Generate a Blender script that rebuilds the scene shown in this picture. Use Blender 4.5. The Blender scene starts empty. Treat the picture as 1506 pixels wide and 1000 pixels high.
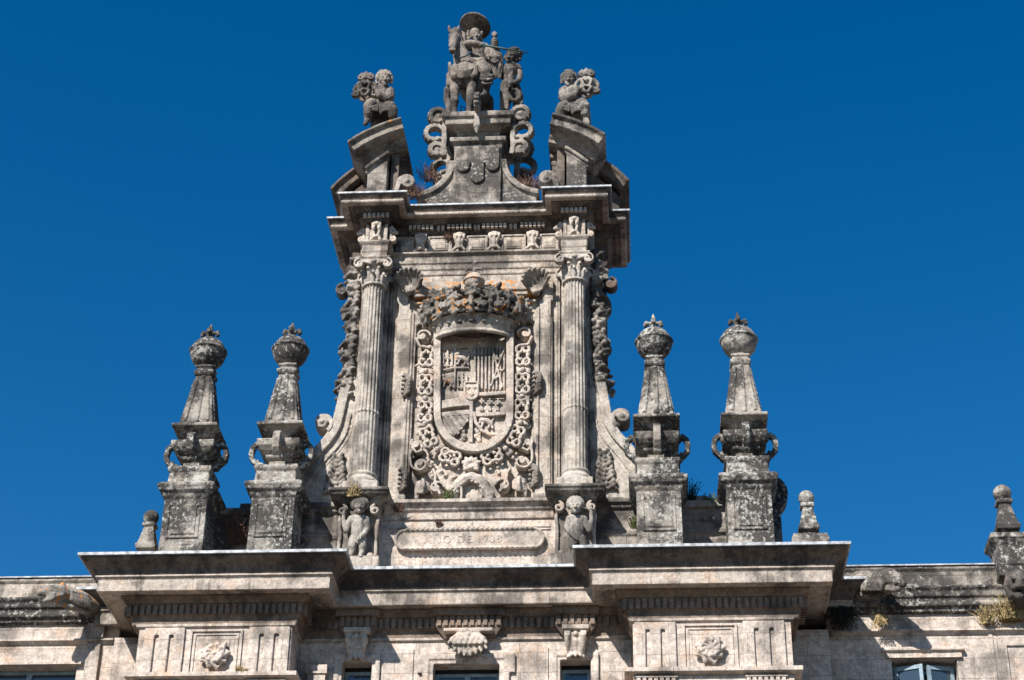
import bpy, bmesh, math, random
from mathutils import Vector, Matrix
random.seed(7)
C = bpy.context.scene.collection
SC = bpy.context.scene
rad = math.radians

# ---------------------------------------------------------------- camera
FPX, PCX, PCY = 2700.0, 753.0, 500.0
CAM = Vector((4.23, -43.0, 1.6))
YAW, PITCH, ROLL = rad(-4.25), rad(30.63), rad(0.92)
FW = Vector((math.sin(YAW)*math.cos(PITCH), math.cos(YAW)*math.cos(PITCH), math.sin(PITCH)))
_r0 = Vector((math.cos(YAW), -math.sin(YAW), 0.0))
_u0 = _r0.cross(FW)
RT = _r0*math.cos(ROLL) + _u0*math.sin(ROLL)
UP = -_r0*math.sin(ROLL) + _u0*math.cos(ROLL)
cam_d = bpy.data.cameras.new('camera')
cam_o = bpy.data.objects.new('camera', cam_d)
C.objects.link(cam_o)
cam_o.matrix_world = Matrix(((RT.x, UP.x, -FW.x, CAM.x), (RT.y, UP.y, -FW.y, CAM.y), (RT.z, UP.z, -FW.z, CAM.z), (0, 0, 0, 1)))
cam_d.sensor_width = 36.0
cam_d.lens = FPX/1506.0*36.0
cam_d.clip_end = 3000.0
SC.camera = cam_o

# ---------------------------------------------------------------- world, sun, exposure
SUN = Vector((-0.54, -1.0, 0.97)).normalized()          # towards the sun
elev = math.asin(SUN.z)
w = bpy.data.worlds.new('World')
SC.world = w
w.use_nodes = True
nt = w.node_tree
sky = nt.nodes.new('ShaderNodeTexSky')
sky.sky_type = 'NISHITA'
sky.sun_disc = False
sky.sun_elevation = elev
sky.sun_rotation = math.atan2(SUN.x, SUN.y)
sky.altitude = 300
sky.air_density = 1.05
sky.dust_density = 0.35
sky.ozone_density = 4.0
hs = nt.nodes.new('ShaderNodeHueSaturation')
hs.inputs['Saturation'].default_value = 1.38
hs.inputs['Value'].default_value = 1.42
bg = nt.nodes['Background']
nt.links.new(sky.outputs['Color'], hs.inputs['Color'])
nt.links.new(hs.outputs['Color'], bg.inputs['Color'])
bg.inputs['Strength'].default_value = 0.05
sun_d = bpy.data.lights.new('sun', 'SUN')
sun_d.energy = 5.0
sun_d.angle = rad(0.5)
sun_d.color = (1.0, 0.955, 0.90)
sun_o = bpy.data.objects.new('sun', sun_d)
C.objects.link(sun_o)
sun_o.location = (-30, -60, 60)
sun_o.rotation_euler = SUN.to_track_quat('Z', 'Y').to_euler()
SC.view_settings.view_transform = 'Standard'
SC.view_settings.look = 'None'
SC.view_settings.exposure = 0.75
SC.view_settings.gamma = 1.0

# ---------------------------------------------------------------- measuring helper
def at(px, py, Y):
    """world point on the depth plane Y seen at photo pixel (px, py)"""
    d = FW*FPX + RT*(px-PCX) + UP*(PCY-py)
    t = (Y-CAM.y)/d.y
    return CAM + d*t

# ---------------------------------------------------------------- materials
def N(t, typ, **kw):
    n = t.nodes.new(typ)
    for k, v in kw.items():
        setattr(n, k, v)
    return n

def val(t, sock, v):
    if hasattr(v, 'is_linked') or hasattr(v, 'links'):
        t.links.new(v, sock)
    else:
        sock.default_value = v

def math_n(t, op, a, b=0.0, clamp=False):
    n = N(t, 'ShaderNodeMath', operation=op)
    n.use_clamp = clamp
    val(t, n.inputs[0], a)
    val(t, n.inputs[1], b)
    return n.outputs[0]

def mixc(t, f, a, b):
    n = N(t, 'ShaderNodeMix', data_type='RGBA')
    val(t, n.inputs[0], f)
    for s, v in ((n.inputs[6], a), (n.inputs[7], b)):
        if isinstance(v, tuple):
            s.default_value = (v[0], v[1], v[2], 1)
        else:
            t.links.new(v, s)
    return n.outputs[2]

def step(t, x, lo, hi):
    n = N(t, 'ShaderNodeMapRange', interpolation_type='SMOOTHSTEP')
    t.links.new(x, n.inputs[0])
    n.inputs[1].default_value = lo
    n.inputs[2].default_value = hi
    return n.outputs[0]

def noise(t, vec, scale, detail=6.0, rough=0.6, stretch=None, off=None):
    if stretch or off:
        m = N(t, 'ShaderNodeMapping')
        t.links.new(vec, m.inputs[0])
        if stretch:
            m.inputs['Scale'].default_value = stretch
        if off:
            m.inputs['Location'].default_value = off
        vec = m.outputs[0]
    n = N(t, 'ShaderNodeTexNoise')
    t.links.new(vec, n.inputs['Vector'])
    n.inputs['Scale'].default_value = scale
    n.inputs['Detail'].default_value = detail
    n.inputs['Roughness'].default_value = rough
    return n.outputs[0]

def stone(name, base, dark=(0.035, 0.032, 0.03), patina=0.4, lichen=0.3, orange=0.0, joints=None, streak=0.5, bump=0.5, warm=0.3):
    """weathered granite: grain, mottled patina, rain streaks, pale and orange lichen, optional ashlar joints (width, height)"""
    m = bpy.data.materials.new(name)
    m.use_nodes = True
    t = m.node_tree
    b = t.nodes['Principled BSDF']
    b.inputs['Roughness'].default_value = 0.92
    b.inputs['Specular IOR Level'].default_value = 0.2
    P = N(t, 'ShaderNodeNewGeometry').outputs['Position']
    big = noise(t, P, 0.9, 8, 0.62)
    mid = noise(t, P, 6.0, 8, 0.62, off=(3, 7, 1))
    fine = noise(t, P, 42.0, 4, 0.6)
    strk = noise(t, P, 1.0, 7, 0.65, stretch=(5.5, 5.5, 0.5))
    lo = tuple(c*0.70 for c in base)
    hi = tuple(min(c*1.22, 0.9) for c in base)
    col = mixc(t, step(t, mid, 0.3, 0.72), lo, hi)
    # iron-warm stains of the granite
    wn = noise(t, P, 1.7, 5, 0.6, off=(11, 2, 5))
    col = mixc(t, math_n(t, 'MULTIPLY', step(t, wn, 0.5, 0.75), warm), col, (base[0]*1.1, base[1]*0.80, base[2]*0.58))
    bh = None
    if joints:
        sx = N(t, 'ShaderNodeSeparateXYZ')
        t.links.new(P, sx.inputs[0])
        cx = N(t, 'ShaderNodeCombineXYZ')
        t.links.new(math_n(t, 'ADD', sx.outputs[0], sx.outputs[1]), cx.inputs[0])
        t.links.new(math_n(t, 'ADD', sx.outputs[2], 0.13), cx.inputs[1])
        wob = noise(t, P, 2.5, 3, 0.5)
        br = N(t, 'ShaderNodeTexBrick')
        t.links.new(cx.outputs[0], br.inputs['Vector'])
        br.inputs['Color1'].default_value = (0.90, 0.90, 0.90, 1)
        br.inputs['Color2'].default_value = (1.06, 1.06, 1.06, 1)
        br.inputs['Mortar'].default_value = (0.52, 0.48, 0.44, 1)
        br.inputs['Scale'].default_value = 1.0
        br.inputs['Mortar Size'].default_value = 0.007
        br.inputs['Mortar Smooth'].default_value = 0.3
        br.inputs['Brick Width'].default_value = joints[0]
        br.inputs['Row Height'].default_value = joints[1]
        mm = N(t, 'ShaderNodeMix', data_type='RGBA', blend_type='MULTIPLY')
        mm.inputs[0].default_value = 1.0
        t.links.new(col, mm.inputs[6])
        t.links.new(br.outputs['Color'], mm.inputs[7])
        col = mm.outputs[2]
        bh = br.outputs['Fac']
    # dark crust
    big = step(t, big, 0.10, 0.90)
    pm = math_n(t, 'ADD', math_n(t, 'MULTIPLY', big, 0.55), math_n(t, 'ADD', math_n(t, 'MULTIPLY', strk, 0.45*streak), math_n(t, 'MULTIPLY', mid, 0.45*(1.0-streak)+0.0)))
    thr = 0.62 - 0.26*patina
    pf = math_n(t, 'MULTIPLY', step(t, pm, thr-0.07, thr+0.09), min(1.0, 0.5+0.6*patina))
    col = mixc(t, pf, col, dark)
    # gritty grain: dark and pale crystals and small spalls
    gr = noise(t, P, 24.0, 5, 0.75, off=(9, 9, 4))
    gm = N(t, 'ShaderNodeMix', data_type='RGBA', blend_type='MULTIPLY')
    gm.inputs[0].default_value = 1.0
    t.links.new(col, gm.inputs[6])
    t.links.new(mixc(t, step(t, gr, 0.32, 0.68), (0.72, 0.71, 0.70), (1.19, 1.18, 1.17)), gm.inputs[7])
    col = gm.outputs[2]
    # black pits
    pit = noise(t, P, 14.0, 6, 0.7, off=(5, 1, 9))
    col = mixc(t, math_n(t, 'MULTIPLY', step(t, pit, 0.60, 0.72), 0.55*min(1, patina+0.25)), col, dark)
    # pale crustose lichen
    if lichen > 0:
        l1 = noise(t, P, 9.5, 10, 0.72, off=(20, 4, 2))
        l2 = noise(t, P, 1.1, 4, 0.5, off=(2, 14, 7))
        lm = math_n(t, 'ADD', math_n(t, 'MULTIPLY', l1, 0.75), math_n(t, 'MULTIPLY', l2, 0.25))
        lt = 0.66 - 0.16*lichen
        col = mixc(t, math_n(t, 'MULTIPLY', step(t, lm, lt, lt+0.07), 0.7), col, (0.46, 0.455, 0.41))
    if orange > 0:
        o1 = noise(t, P, 5.0, 8, 0.65, off=(7, 31, 3))
        ot = 0.72 - 0.24*orange
        col = mixc(t, math_n(t, 'MULTIPLY', step(t, o1, ot, ot+0.06), 0.9), col, (0.50, 0.20, 0.035))
    t.links.new(col, b.inputs['Base Color'])
    hgt = math_n(t, 'ADD', math_n(t, 'MULTIPLY', mid, 0.7), math_n(t, 'MULTIPLY', fine, 0.3))
    if bh is not None:
        hgt = math_n(t, 'SUBTRACT', hgt, math_n(t, 'MULTIPLY', bh, 0.5))
    bp = N(t, 'ShaderNodeBump')
    bp.inputs['Strength'].default_value = bump
    bp.inputs['Distance'].default_value = 0.06
    t.links.new(hgt, bp.inputs['Height'])
    t.links.new(bp.outputs[0], b.inputs['Normal'])
    return m

def plain(name, col, rough=0.6, metal=0.0, var=0.25, scale=8.0, spec=0.4):
    m = bpy.data.materials.new(name)
    m.use_nodes = True
    t = m.node_tree
    b = t.nodes['Principled BSDF']
    b.inputs['Roughness'].default_value = rough
    b.inputs['Metallic'].default_value = metal
    b.inputs['Specular IOR Level'].default_value = spec
    P = N(t, 'ShaderNodeNewGeometry').outputs['Position']
    n = noise(t, P, scale, 6, 0.6)
    c = mixc(t, step(t, n, 0.3, 0.7), tuple(x*(1-var) for x in col), tuple(min(1, x*(1+var)) for x in col))
    t.links.new(c, b.inputs['Base Color'])
    return m

M = {
    'wall': stone('granite_ashlar_warm', (0.53, 0.46, 0.40), patina=0.2, lichen=0.0, joints=(1.25, 0.52), streak=0.6, bump=0.35, warm=0.55),
    'wall_gable': stone('granite_ashlar_gable', (0.43, 0.38, 0.325), patina=0.42, lichen=0.25, joints=(0.95, 0.62), streak=0.7, bump=0.4, warm=0.4),
    'relief': stone('granite_carving_pale', (0.48, 0.42, 0.36), patina=0.27, lichen=0.15, orange=0.0, streak=0.3, bump=0.4, warm=0.4),
    'relief_orange': stone('granite_carving_orange_lichen', (0.42, 0.36, 0.30), patina=0.2, lichen=0.2, orange=0.78, streak=0.3, bump=0.4),
    'relief_spots': stone('granite_carving_few_orange_spots', (0.46, 0.40, 0.345), patina=0.27, lichen=0.15, orange=0.5, streak=0.3, bump=0.4),
    'crust': stone('granite_black_crust', (0.27, 0.25, 0.22), patina=0.5, lichen=0.45, orange=0.66, streak=0.2, bump=0.5),
    'cornice': stone('granite_cornice', (0.46, 0.40, 0.345), patina=0.34, lichen=0.1, joints=(1.4, 5.0), streak=0.75, bump=0.45, warm=0.45),
    'cyma': stone('granite_cornice_stain_shade', (0.17, 0.14, 0.118), patina=0.5, lichen=0.05, joints=(1.4, 5.0), streak=0.8, bump=0.45, warm=0.4),  # dark cornice stain, with shade under the ledges put into the colour
    'soffit_shade': stone('granite_soffit_shade_brown', (0.22, 0.17, 0.135), patina=0.3, lichen=0.0, streak=0.6, bump=0.4, warm=0.5),  # brown soffit stone, base colour darkened to imitate deep shade
    'top': stone('granite_upper_grey', (0.33, 0.295, 0.255), patina=0.6, lichen=0.65, joints=(0.9, 0.55), streak=0.5, bump=0.5, warm=0.2),
    'top_orange': stone('granite_upper_orange', (0.27, 0.245, 0.21), patina=0.5, lichen=0.45, orange=0.5, streak=0.3, bump=0.5),
    'pinnacle': stone('granite_pinnacle_lichen', (0.32, 0.29, 0.25), patina=0.72, lichen=0.9, streak=0.2, bump=0.5, warm=0.25),
    'statue': stone('granite_statue', (0.23, 0.20, 0.172), patina=0.58, lichen=0.5, streak=0.6, bump=0.5, warm=0.3),
    'statue_pale': stone('granite_statue_pale', (0.35, 0.32, 0.28), patina=0.5, lichen=0.6, streak=0.3, bump=0.5, warm=0.15),
    'column': stone('granite_column', (0.42, 0.38, 0.33), patina=0.32, lichen=0.5, streak=0.8, bump=0.35, warm=0.25),
    'shade_side': stone('granite_shade_brown', (0.13, 0.10, 0.085), patina=0.45, lichen=0.02, joints=(0.95, 0.62), streak=0.8, bump=0.4, warm=0.5),  # gable stone darkened for faces in shade; the shade is in the colour
    'lead': plain('lead_flashing', (0.34, 0.355, 0.37), 0.55, 0.0, 0.5, 7.0),
    'verdigris': plain('verdigris_bronze', (0.055, 0.09, 0.08), 0.6, 0.2),
    'frame': plain('grey_blue_painted_wood', (0.20, 0.27, 0.31), 0.5),
    'dark': plain('dark_room', (0.012, 0.013, 0.015), 0.9),
    'roof': plain('clay_roof_tiles', (0.30, 0.17, 0.11), 0.9),
    'paving': plain('plaza_granite', (0.07, 0.06, 0.05), 0.9, 0, 0.2, 0.6),
    'weed_brown': plain('dry_weed', (0.12, 0.065, 0.045), 0.9, 0, 0.5, 30),
    'weed_green': plain('green_weed', (0.10, 0.12, 0.035), 0.8, 0, 0.5, 30),
    'weed_gold': plain('yellow_grass', (0.33, 0.25, 0.12), 0.9, 0, 0.5, 30),
    'weed_dark': plain('dark_fern', (0.02, 0.022, 0.012), 0.9, 0, 0.5, 30),
}
def glass_mat():
    m = bpy.data.materials.new('window_glass')
    m.use_nodes = True
    b = m.node_tree.nodes['Principled BSDF']
    b.inputs['Base Color'].default_value = (0.03, 0.045, 0.06, 1)
    b.inputs['Roughness'].default_value = 0.06
    b.inputs['Specular IOR Level'].default_value = 0.9
    return m
M['glass'] = glass_mat()

# ---------------------------------------------------------------- mesh builder
class MB:
    def __init__(s):
        s.v = []
        s.f = []
    def add(s, vs, fs):
        o = len(s.v)
        s.v += [tuple(v) for v in vs]
        s.f += [[i+o for i in f] for f in fs]
        return s
    def box(s, x0, x1, y0, y1, z0, z1):
        if x0 > x1: x0, x1 = x1, x0
        return s.frustum((x0, x1, y0, y1), z0, (x0, x1, y0, y1), z1)
    def frustum(s, a, z0, b, z1):
        vs = [(a[0], a[2], z0), (a[1], a[2], z0), (a[1], a[3], z0), (a[0], a[3], z0),
              (b[0], b[2], z1), (b[1], b[2], z1), (b[1], b[3], z1), (b[0], b[3], z1)]
        return s.add(vs, [[3, 2, 1, 0], [4, 5, 6, 7], [0, 1, 5, 4], [1, 2, 6, 5], [2, 3, 7, 6], [3, 0, 4, 7]])
    def stack(s, cx, cy, levels):
        """square tower: levels = [(half width x, half width y, z)] from below"""
        n = len(levels)
        vs = []
        for hx, hy, z in levels:
            vs += [(cx-hx, cy-hy, z), (cx+hx, cy-hy, z), (cx+hx, cy+hy, z), (cx-hx, cy+hy, z)]
        fs = [[3, 2, 1, 0], [4*n-4, 4*n-3, 4*n-2, 4*n-1]]
        for i in range(n-1):
            for k in range(4):
                fs.append([4*i+k, 4*i+(k+1) % 4, 4*i+4+(k+1) % 4, 4*i+4+k])
        return s.add(vs, fs)
    def prism(s, poly, y0, y1):
        """polygon in XZ pushed from y0 to y1"""
        n = len(poly)
        a = sum(poly[i][0]*poly[(i+1) % n][1]-poly[(i+1) % n][0]*poly[i][1] for i in range(n))
        if a < 0:
            poly = poly[::-1]
        vs = [(x, y0, z) for x, z in poly] + [(x, y1, z) for x, z in poly]
        fs = [list(range(n)), list(range(2*n-1, n-1, -1))]
        fs += [[i, i+n, (i+1) % n+n, (i+1) % n] for i in range(n)]
        return s.add(vs, fs)
    def sweep(s, path, prof, back):
        """moulding: path = plan polyline, prof = [(p outwards, z)] from top to bottom, back = p of the hidden back"""
        sec = list(prof) + [(back, prof[-1][1]), (back, prof[0][1])]
        k = len(sec)
        n = len(path)
        vs = []
        for i in range(n):
            def nrm(a, b):
                d = (Vector(b)-Vector(a)).normalized()
                return Vector((d.y, -d.x))
            if i == 0: m = nrm(path[0], path[1])
            elif i == n-1: m = nrm(path[-2], path[-1])
            else:
                n1, n2 = nrm(path[i-1], path[i]), nrm(path[i], path[i+1])
                m = (n1+n2)/(1+n1.dot(n2))
            for p, z in sec:
                vs.append((path[i][0]+m.x*p, path[i][1]+m.y*p, z))
        fs = [[j for j in range(k)], [(n-1)*k+j for j in range(k-1, -1, -1)]]
        for i in range(n-1):
            for j in range(k):
                a, b = i*k+j, i*k+(j+1) % k
                fs.append([b, a, a+k, b+k])
        return s.add(vs, fs)
    def lathe(s, c, prof, n=32, mod=None):
        """prof = [(r, z)] from below; mod(angle, r, z) -> r"""
        vs = []
        for r, z in prof:
            for i in range(n):
                a = 2*math.pi*i/n
                q = mod(a, r, z) if mod else r
                vs.append((c[0]+q*math.cos(a), c[1]+q*math.sin(a), c[2]+z))
        fs = [list(range(n-1, -1, -1)), [len(vs)-n+i for i in range(n)]]
        for j in range(len(prof)-1):
            for i in range(n):
                fs.append([j*n+i, j*n+(i+1) % n, j*n+n+(i+1) % n, j*n+n+i])
        return s.add(vs, fs)
    def ball(s, c, r, n=10, rot=None):
        if not hasattr(r, '__len__'): r = (r, r, r)
        c = Vector(c)
        vs, fs = [], []
        m = n//2+1
        for j in range(1, m):
            ph = math.pi*j/m
            for i in range(n):
                a = 2*math.pi*i/n
                q = Vector((r[0]*math.sin(ph)*math.cos(a), r[1]*math.sin(ph)*math.sin(a), r[2]*math.cos(ph)))
                if rot is not None: q = rot @ q
                vs.append(c+q)
        tp, bt = Vector((0, 0, r[2])), Vector((0, 0, -r[2]))
        if rot is not None: tp, bt = rot @ tp, rot @ bt
        vs += [c+tp, c+bt]
        T, B = len(vs)-2, len(vs)-1
        for i in range(n):
            fs.append([T, i, (i+1) % n])
            fs.append([B, (m-2)*n+(i+1) % n, (m-2)*n+i])
            for j in range(m-2):
                fs.append([j*n+i, j*n+n+i, j*n+n+(i+1) % n, j*n+(i+1) % n])
        return s.add(vs, fs)
    def tube(s, pts, r, n=8, flat=None):
        """round (or flattened along vector flat=(vec, factor)) tube through points"""
        pts = [Vector(p) for p in pts]
        if not hasattr(r, '__len__'): r = [r]*len(pts)
        vs, fs = [], []
        ref = None
        for i, p in enumerate(pts):
            d = (pts[min(i+1, len(pts)-1)]-pts[max(i-1, 0)])
            if d.length < 1e-6: d = Vector((0, 0, 1))
            d.normalize()
            if ref is None:
                ref = Vector((0, 1, 0)) if abs(d.y) < 0.8 else Vector((1, 0, 0))
            a = (ref-d*ref.dot(d))
            if a.length < 1e-4: a = d.orthogonal()
            a.normalize()
            b = d.cross(a)
            ref = a
            for k in range(n):
                t = 2*math.pi*k/n
                q = (a*math.cos(t)+b*math.sin(t))*r[i]
                if flat: q = q-flat[0]*q.dot(flat[0])*(1-flat[1])
                vs.append(p+q)
        m = len(pts)
        for i in range(m-1):
            for k in range(n):
                fs.append([i*n+k, i*n+(k+1) % n, i*n+n+(k+1) % n, i*n+n+k])
        fs.append(list(range(n-1, -1, -1)))
        fs.append([(m-1)*n+k for k in range(n)])
        return s.add(vs, fs)
    def limb(s, pr, n=10):
        """tapering limb: [(point, radius)] with round joints"""
        s.tube([p for p, r in pr], [r for p, r in pr], n)
        for p, r in pr: s.ball(p, r, n)
        return s
    def band(s, pts, wv, t):
        """flat strip of thickness t, width vector wv, running through points"""
        pts = [Vector(p) for p in pts]
        wv = Vector(wv)
        wn = wv.normalized()
        vs, fs = [], []
        m = len(pts)
        for i, p in enumerate(pts):
            d = (pts[min(i+1, m-1)]-pts[max(i-1, 0)]).normalized()
            q = d.cross(wn).normalized()*(t[i] if hasattr(t, '__len__') else t)*0.5
            vs += [p-wv/2-q, p+wv/2-q, p+wv/2+q, p-wv/2+q]
        for i in range(m-1):
            for k in range(4):
                fs.append([4*i+k, 4*i+(k+1) % 4, 4*i+4+(k+1) % 4, 4*i+4+k])
        fs += [[3, 2, 1, 0], [4*m-4, 4*m-3, 4*m-2, 4*m-1]]
        return s.add(vs, fs)

def spiral(c, r0, r1, a0, turns, ux=Vector((1, 0, 0)), uz=Vector((0, 0, 1)), n=28):
    c = Vector(c)
    out = []
    for i in range(n+1):
        f = i/n
        r = r0*(r1/r0)**f
        a = a0+turns*2*math.pi*f
        out.append(c+ux*(r*math.cos(a))+uz*(r*math.sin(a)))
    return out

def arc(c, r, a0, a1, n, y=None):
    return [(c[0]+r*math.cos(rad(a0+(a1-a0)*i/n)), c[1]+r*math.sin(rad(a0+(a1-a0)*i/n))) for i in range(n+1)]

def fixnormals(me):
    bm = bmesh.new()
    bm.from_mesh(me)
    bmesh.ops.recalc_face_normals(bm, faces=bm.faces)
    bm.to_mesh(me)
    bm.free()

def obj(name, mb, mat, parent=None, smooth=False):
    me = bpy.data.meshes.new(name)
    me.from_pydata(mb.v, [], mb.f)
    fixnormals(me)
    if smooth:
        me.polygons.foreach_set('use_smooth', [True]*len(me.polygons))
    me.materials.append(M[mat] if isinstance(mat, str) else mat)
    o = bpy.data.objects.new(name, me)
    C.objects.link(o)
    if parent is not None:
        o.parent = parent
        bpy.context.view_layer.update()
        o.matrix_parent_inverse = parent.matrix_world.inverted()
    return o

TEX = {}
def clouds(size):
    if size not in TEX:
        tx = bpy.data.textures.new('erosion', 'CLOUDS')
        tx.noise_scale = size
        tx.noise_depth = 3
        TEX[size] = tx
    return TEX[size]

def sculpt(name, mb, mat, parent=None, voxel=0.03, smooth=2, wear=((0.3, 0.03), (0.07, 0.015)), shade=True):
    """overlapping closed shapes fused into one carved, weathered surface"""
    o = obj(name, mb, mat, None)
    r = o.modifiers.new('fuse', 'REMESH')
    r.mode = 'VOXEL'
    r.voxel_size = voxel
    if smooth:
        sm = o.modifiers.new('soften', 'SMOOTH')
        sm.iterations = smooth
        sm.factor = 0.5
    for size, st in wear:
        d = o.modifiers.new('erode', 'DISPLACE')
        d.texture = clouds(size)
        d.strength = st
        d.mid_level = 0.5
        d.texture_coords = 'GLOBAL'
    dg = bpy.context.evaluated_depsgraph_get()
    me = bpy.data.meshes.new_from_object(o.evaluated_get(dg))
    o.modifiers.clear()
    old = o.data
    o.data = me
    bpy.data.meshes.remove(old)
    if not len(me.materials): me.materials.append(M[mat])
    me.polygons.foreach_set('use_smooth', [shade]*len(me.polygons))
    if parent is not None:
        o.parent = parent
        bpy.context.view_layer.update()
        o.matrix_parent_inverse = parent.matrix_world.inverted()
    return o

def tag(o, label, cat, group=None):
    o['label'] = label
    o['category'] = cat
    if group: o['group'] = group
    return o

def thing(name, loc, label, cat, group=None):
    o = bpy.data.objects.new(name, None)
    C.objects.link(o)
    o.location = loc
    bpy.context.view_layer.update()
    return tag(o, label, cat, group)

V = Vector

def face(b, Q, x, y, d, k=1.0, turn=0.0):
    """carved face: Q(px, py, depth) maps to the world; k = size, turn = how far the features slide sideways (px)"""
    def F(u, v, w, r, e=None):
        b.ball(Q(x+(u+turn*(1 if w < -.1 else .6))*k, y+v*k, d+w*k), (r*k, (e or r)*k, (e or r)*k) if e else r*k, 9)
    b.limb([(Q(x+(turn-5.4)*k, y-1.2*k, d-.135*k), .035*k), (Q(x+(turn-3)*k, y-2.6*k, d-.185*k), .042*k), (Q(x+turn*k, y-1.7*k, d-.19*k), .036*k), (Q(x+(turn+3)*k, y-2.6*k, d-.185*k), .042*k), (Q(x+(turn+5.4)*k, y-1.2*k, d-.135*k), .035*k)], 8)
    b.limb([(Q(x+turn*1.1*k, y-1.5*k, d-.195*k), .028*k), (Q(x+turn*1.25*k, y+2.2*k, d-.255*k), .048*k)], 8)
    for s_ in (-1, 1):
        F(s_*1.5, 2.7, -.205, .034)
        F(s_*4.6, 3.2, -.125, .085)
        F(s_*3.0, .5, -.150, .040)
        F(s_*2.6, 7.2, -.14, .06)
    b.limb([(Q(x+(turn-2.4)*k, y+5.4*k, d-.185*k), .02*k), (Q(x+turn*k, y+5.0*k, d-.215*k), .028*k), (Q(x+(turn+2.4)*k, y+5.4*k, d-.185*k), .02*k)], 7)
    b.limb([(Q(x+(turn-1.8)*k, y+6.9*k, d-.185*k), .02*k), (Q(x+turn*k, y+7.1*k, d-.205*k), .03*k), (Q(x+(turn+1.8)*k, y+6.9*k, d-.185*k), .02*k)], 7)
    F(0, 9.6, -.165, .062)
# ================================================================ ground
g = MB().add([(-600, -600, 0), (600, -600, 0), (600, 600, 0), (-600, 600, 0)], [[0, 1, 2, 3]])
plaza = obj('plaza', g, 'paving')
plaza['kind'] = 'structure'

# ================================================================ monastery facade (the storey below the gable)
FAC = thing('monastery_facade', (0, 2, 0), 'long beige granite monastery front with projecting cornices, the storey below the carved gable', 'building')

def holed(mb, x0, x1, y0, y1, z0, z1, holes):
    """wall slab with rectangular openings [(hx0, hx1, hz0, hz1)]"""
    xs = sorted({x0, x1} | {h[0] for h in holes} | {h[1] for h in holes})
    for a, b in zip(xs, xs[1:]):
        hh = [h for h in holes if h[0] <= a+1e-6 and h[1] >= b-1e-6]
        if not hh: mb.box(a, b, y0, y1, z0, z1)
        else:
            h = hh[0]
            mb.box(a, b, y0, y1, z0, h[2])
            mb.box(a, b, y0, y1, h[3], z1)

centre_holes = [(-3.04, -2.30, 15.2, 17.86), (-0.77, 0.86, 14.6, 17.78), (2.37, 3.11, 15.2, 17.86)]
wall = MB()
holed(wall, -4.3, 4.3, -0.1, 1.0, 0, 18.75, centre_holes)
for s in (-1, 1):
    wall.box(s*4.16, s*7.95, -1.2, 1.0, 0, 18.75)
    wall.box(s*7.952, s*9.0, 0.3, 1.2, 0, 18.75)
obj('wall', wall, 'wall', FAC)
wl = [(-12.6, -9.98, 15.0, 18.27)]
wr = [(10.52, 12.12, 15.0, 18.22)]
for a, b, h in ((-34, -9.0, wl), (9.0, 34, wr)):
    wing = MB()
    holed(wing, a, b, 0.95, 1.9, 0, 19.75, h)
    obj('wing_wall', wing, 'wall', FAC)
body = MB().box(-33.8, 33.8, 2.2, 16, 0, 19.6)
obj('rear_wall', body, 'wall', FAC)
# roofs hidden behind the parapets
for s in (-1, 1):
    rf = MB()
    rf.add([(s*9.5, 1.9, 19.75), (s*34, 1.9, 19.75), (s*34, 9, 20.9), (s*9.5, 9, 20.9), (s*34, 16.2, 19.7), (s*9.5, 16.2, 19.7)],
           [[0, 1, 2, 3], [3, 2, 4, 5]])
    obj('roof', rf, 'roof', FAC)
dk = MB()
dk.box(-8.9, -3.3, -1.6, 2.2, 19.6, 19.9).box(3.3, 8.9, -1.6, 2.2, 19.6, 19.9).box(-3.298, 3.298, -0.6, 2.2, 19.6, 19.9).box(-8.9, 8.9, 2.202, 15.8, 19.6, 19.9)
obj('roof_terrace', dk, 'lead', FAC)

PA = [(-9.6, 1.7), (-9.6, 0.3), (-8.97, 0.3), (-8.97, -1.83), (-3.2, -1.83), (-3.2, -0.72), (3.2, -0.72), (3.2, -1.83), (8.97, -1.83), (8.97, 0.3), (9.6, 0.3), (9.6, 1.7)]
PB = [(-8.3, 1.5), (-8.3, -1.35), (-3.9, -1.35), (-3.9, -0.26), (3.9, -0.26), (3.9, -1.35), (8.3, -1.35), (8.3, 1.5)]
PW = [(-7.97, 1.0), (-7.97, -1.2), (-4.14, -1.2), (-4.14, -0.1), (4.14, -0.1), (4.14, -1.2), (7.97, -1.2), (7.97, 1.0)]
sculpt('corona', MB().sweep(PA, [(0.07, 19.52), (0.07, 19.475), (0.0, 19.46), (0.0, 19.12), (-0.05, 19.12), (-0.06, 19.15), (-0.95, 19.15)], -0.97), 'cornice', FAC, 0.032, 0, ((0.5, 0.012), (0.08, 0.012)), False)
sculpt('cyma_moulding', MB().sweep(PA, [(0.40, 19.925), (0.40, 19.875), (0.385, 19.85), (0.34, 19.82), (0.22, 19.75), (0.13, 19.68), (0.09, 19.60), (0.085, 19.585), (0.085, 19.55), (0.06, 19.54), (0.06, 19.50)], -0.6), 'cyma', FAC, 0.032, 0, ((0.5, 0.015), (0.08, 0.012)), False)
obj('lead_flashing', MB().sweep(PA, [(0.45, 19.975), (0.45, 19.905), (0.41, 19.903)], -0.3), 'lead', FAC)
sculpt('bed_moulding', MB().sweep(PB, [(0.16, 19.17), (0.14, 19.09), (0.05, 19.03), (0.03, 18.97), (-0.06, 18.96), (-0.06, 18.69), (-0.12, 18.67), (-0.14, 18.44)], -0.32), 'soffit_shade', FAC, 0.032, 0, ((0.5, 0.01), (0.08, 0.01)), False)
obj('architrave_fillet', MB().sweep(PW, [(0.06, 18.475), (0.06, 18.41), (0.0, 18.38)], -0.05), 'cornice', FAC)
dn = MB()
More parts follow.
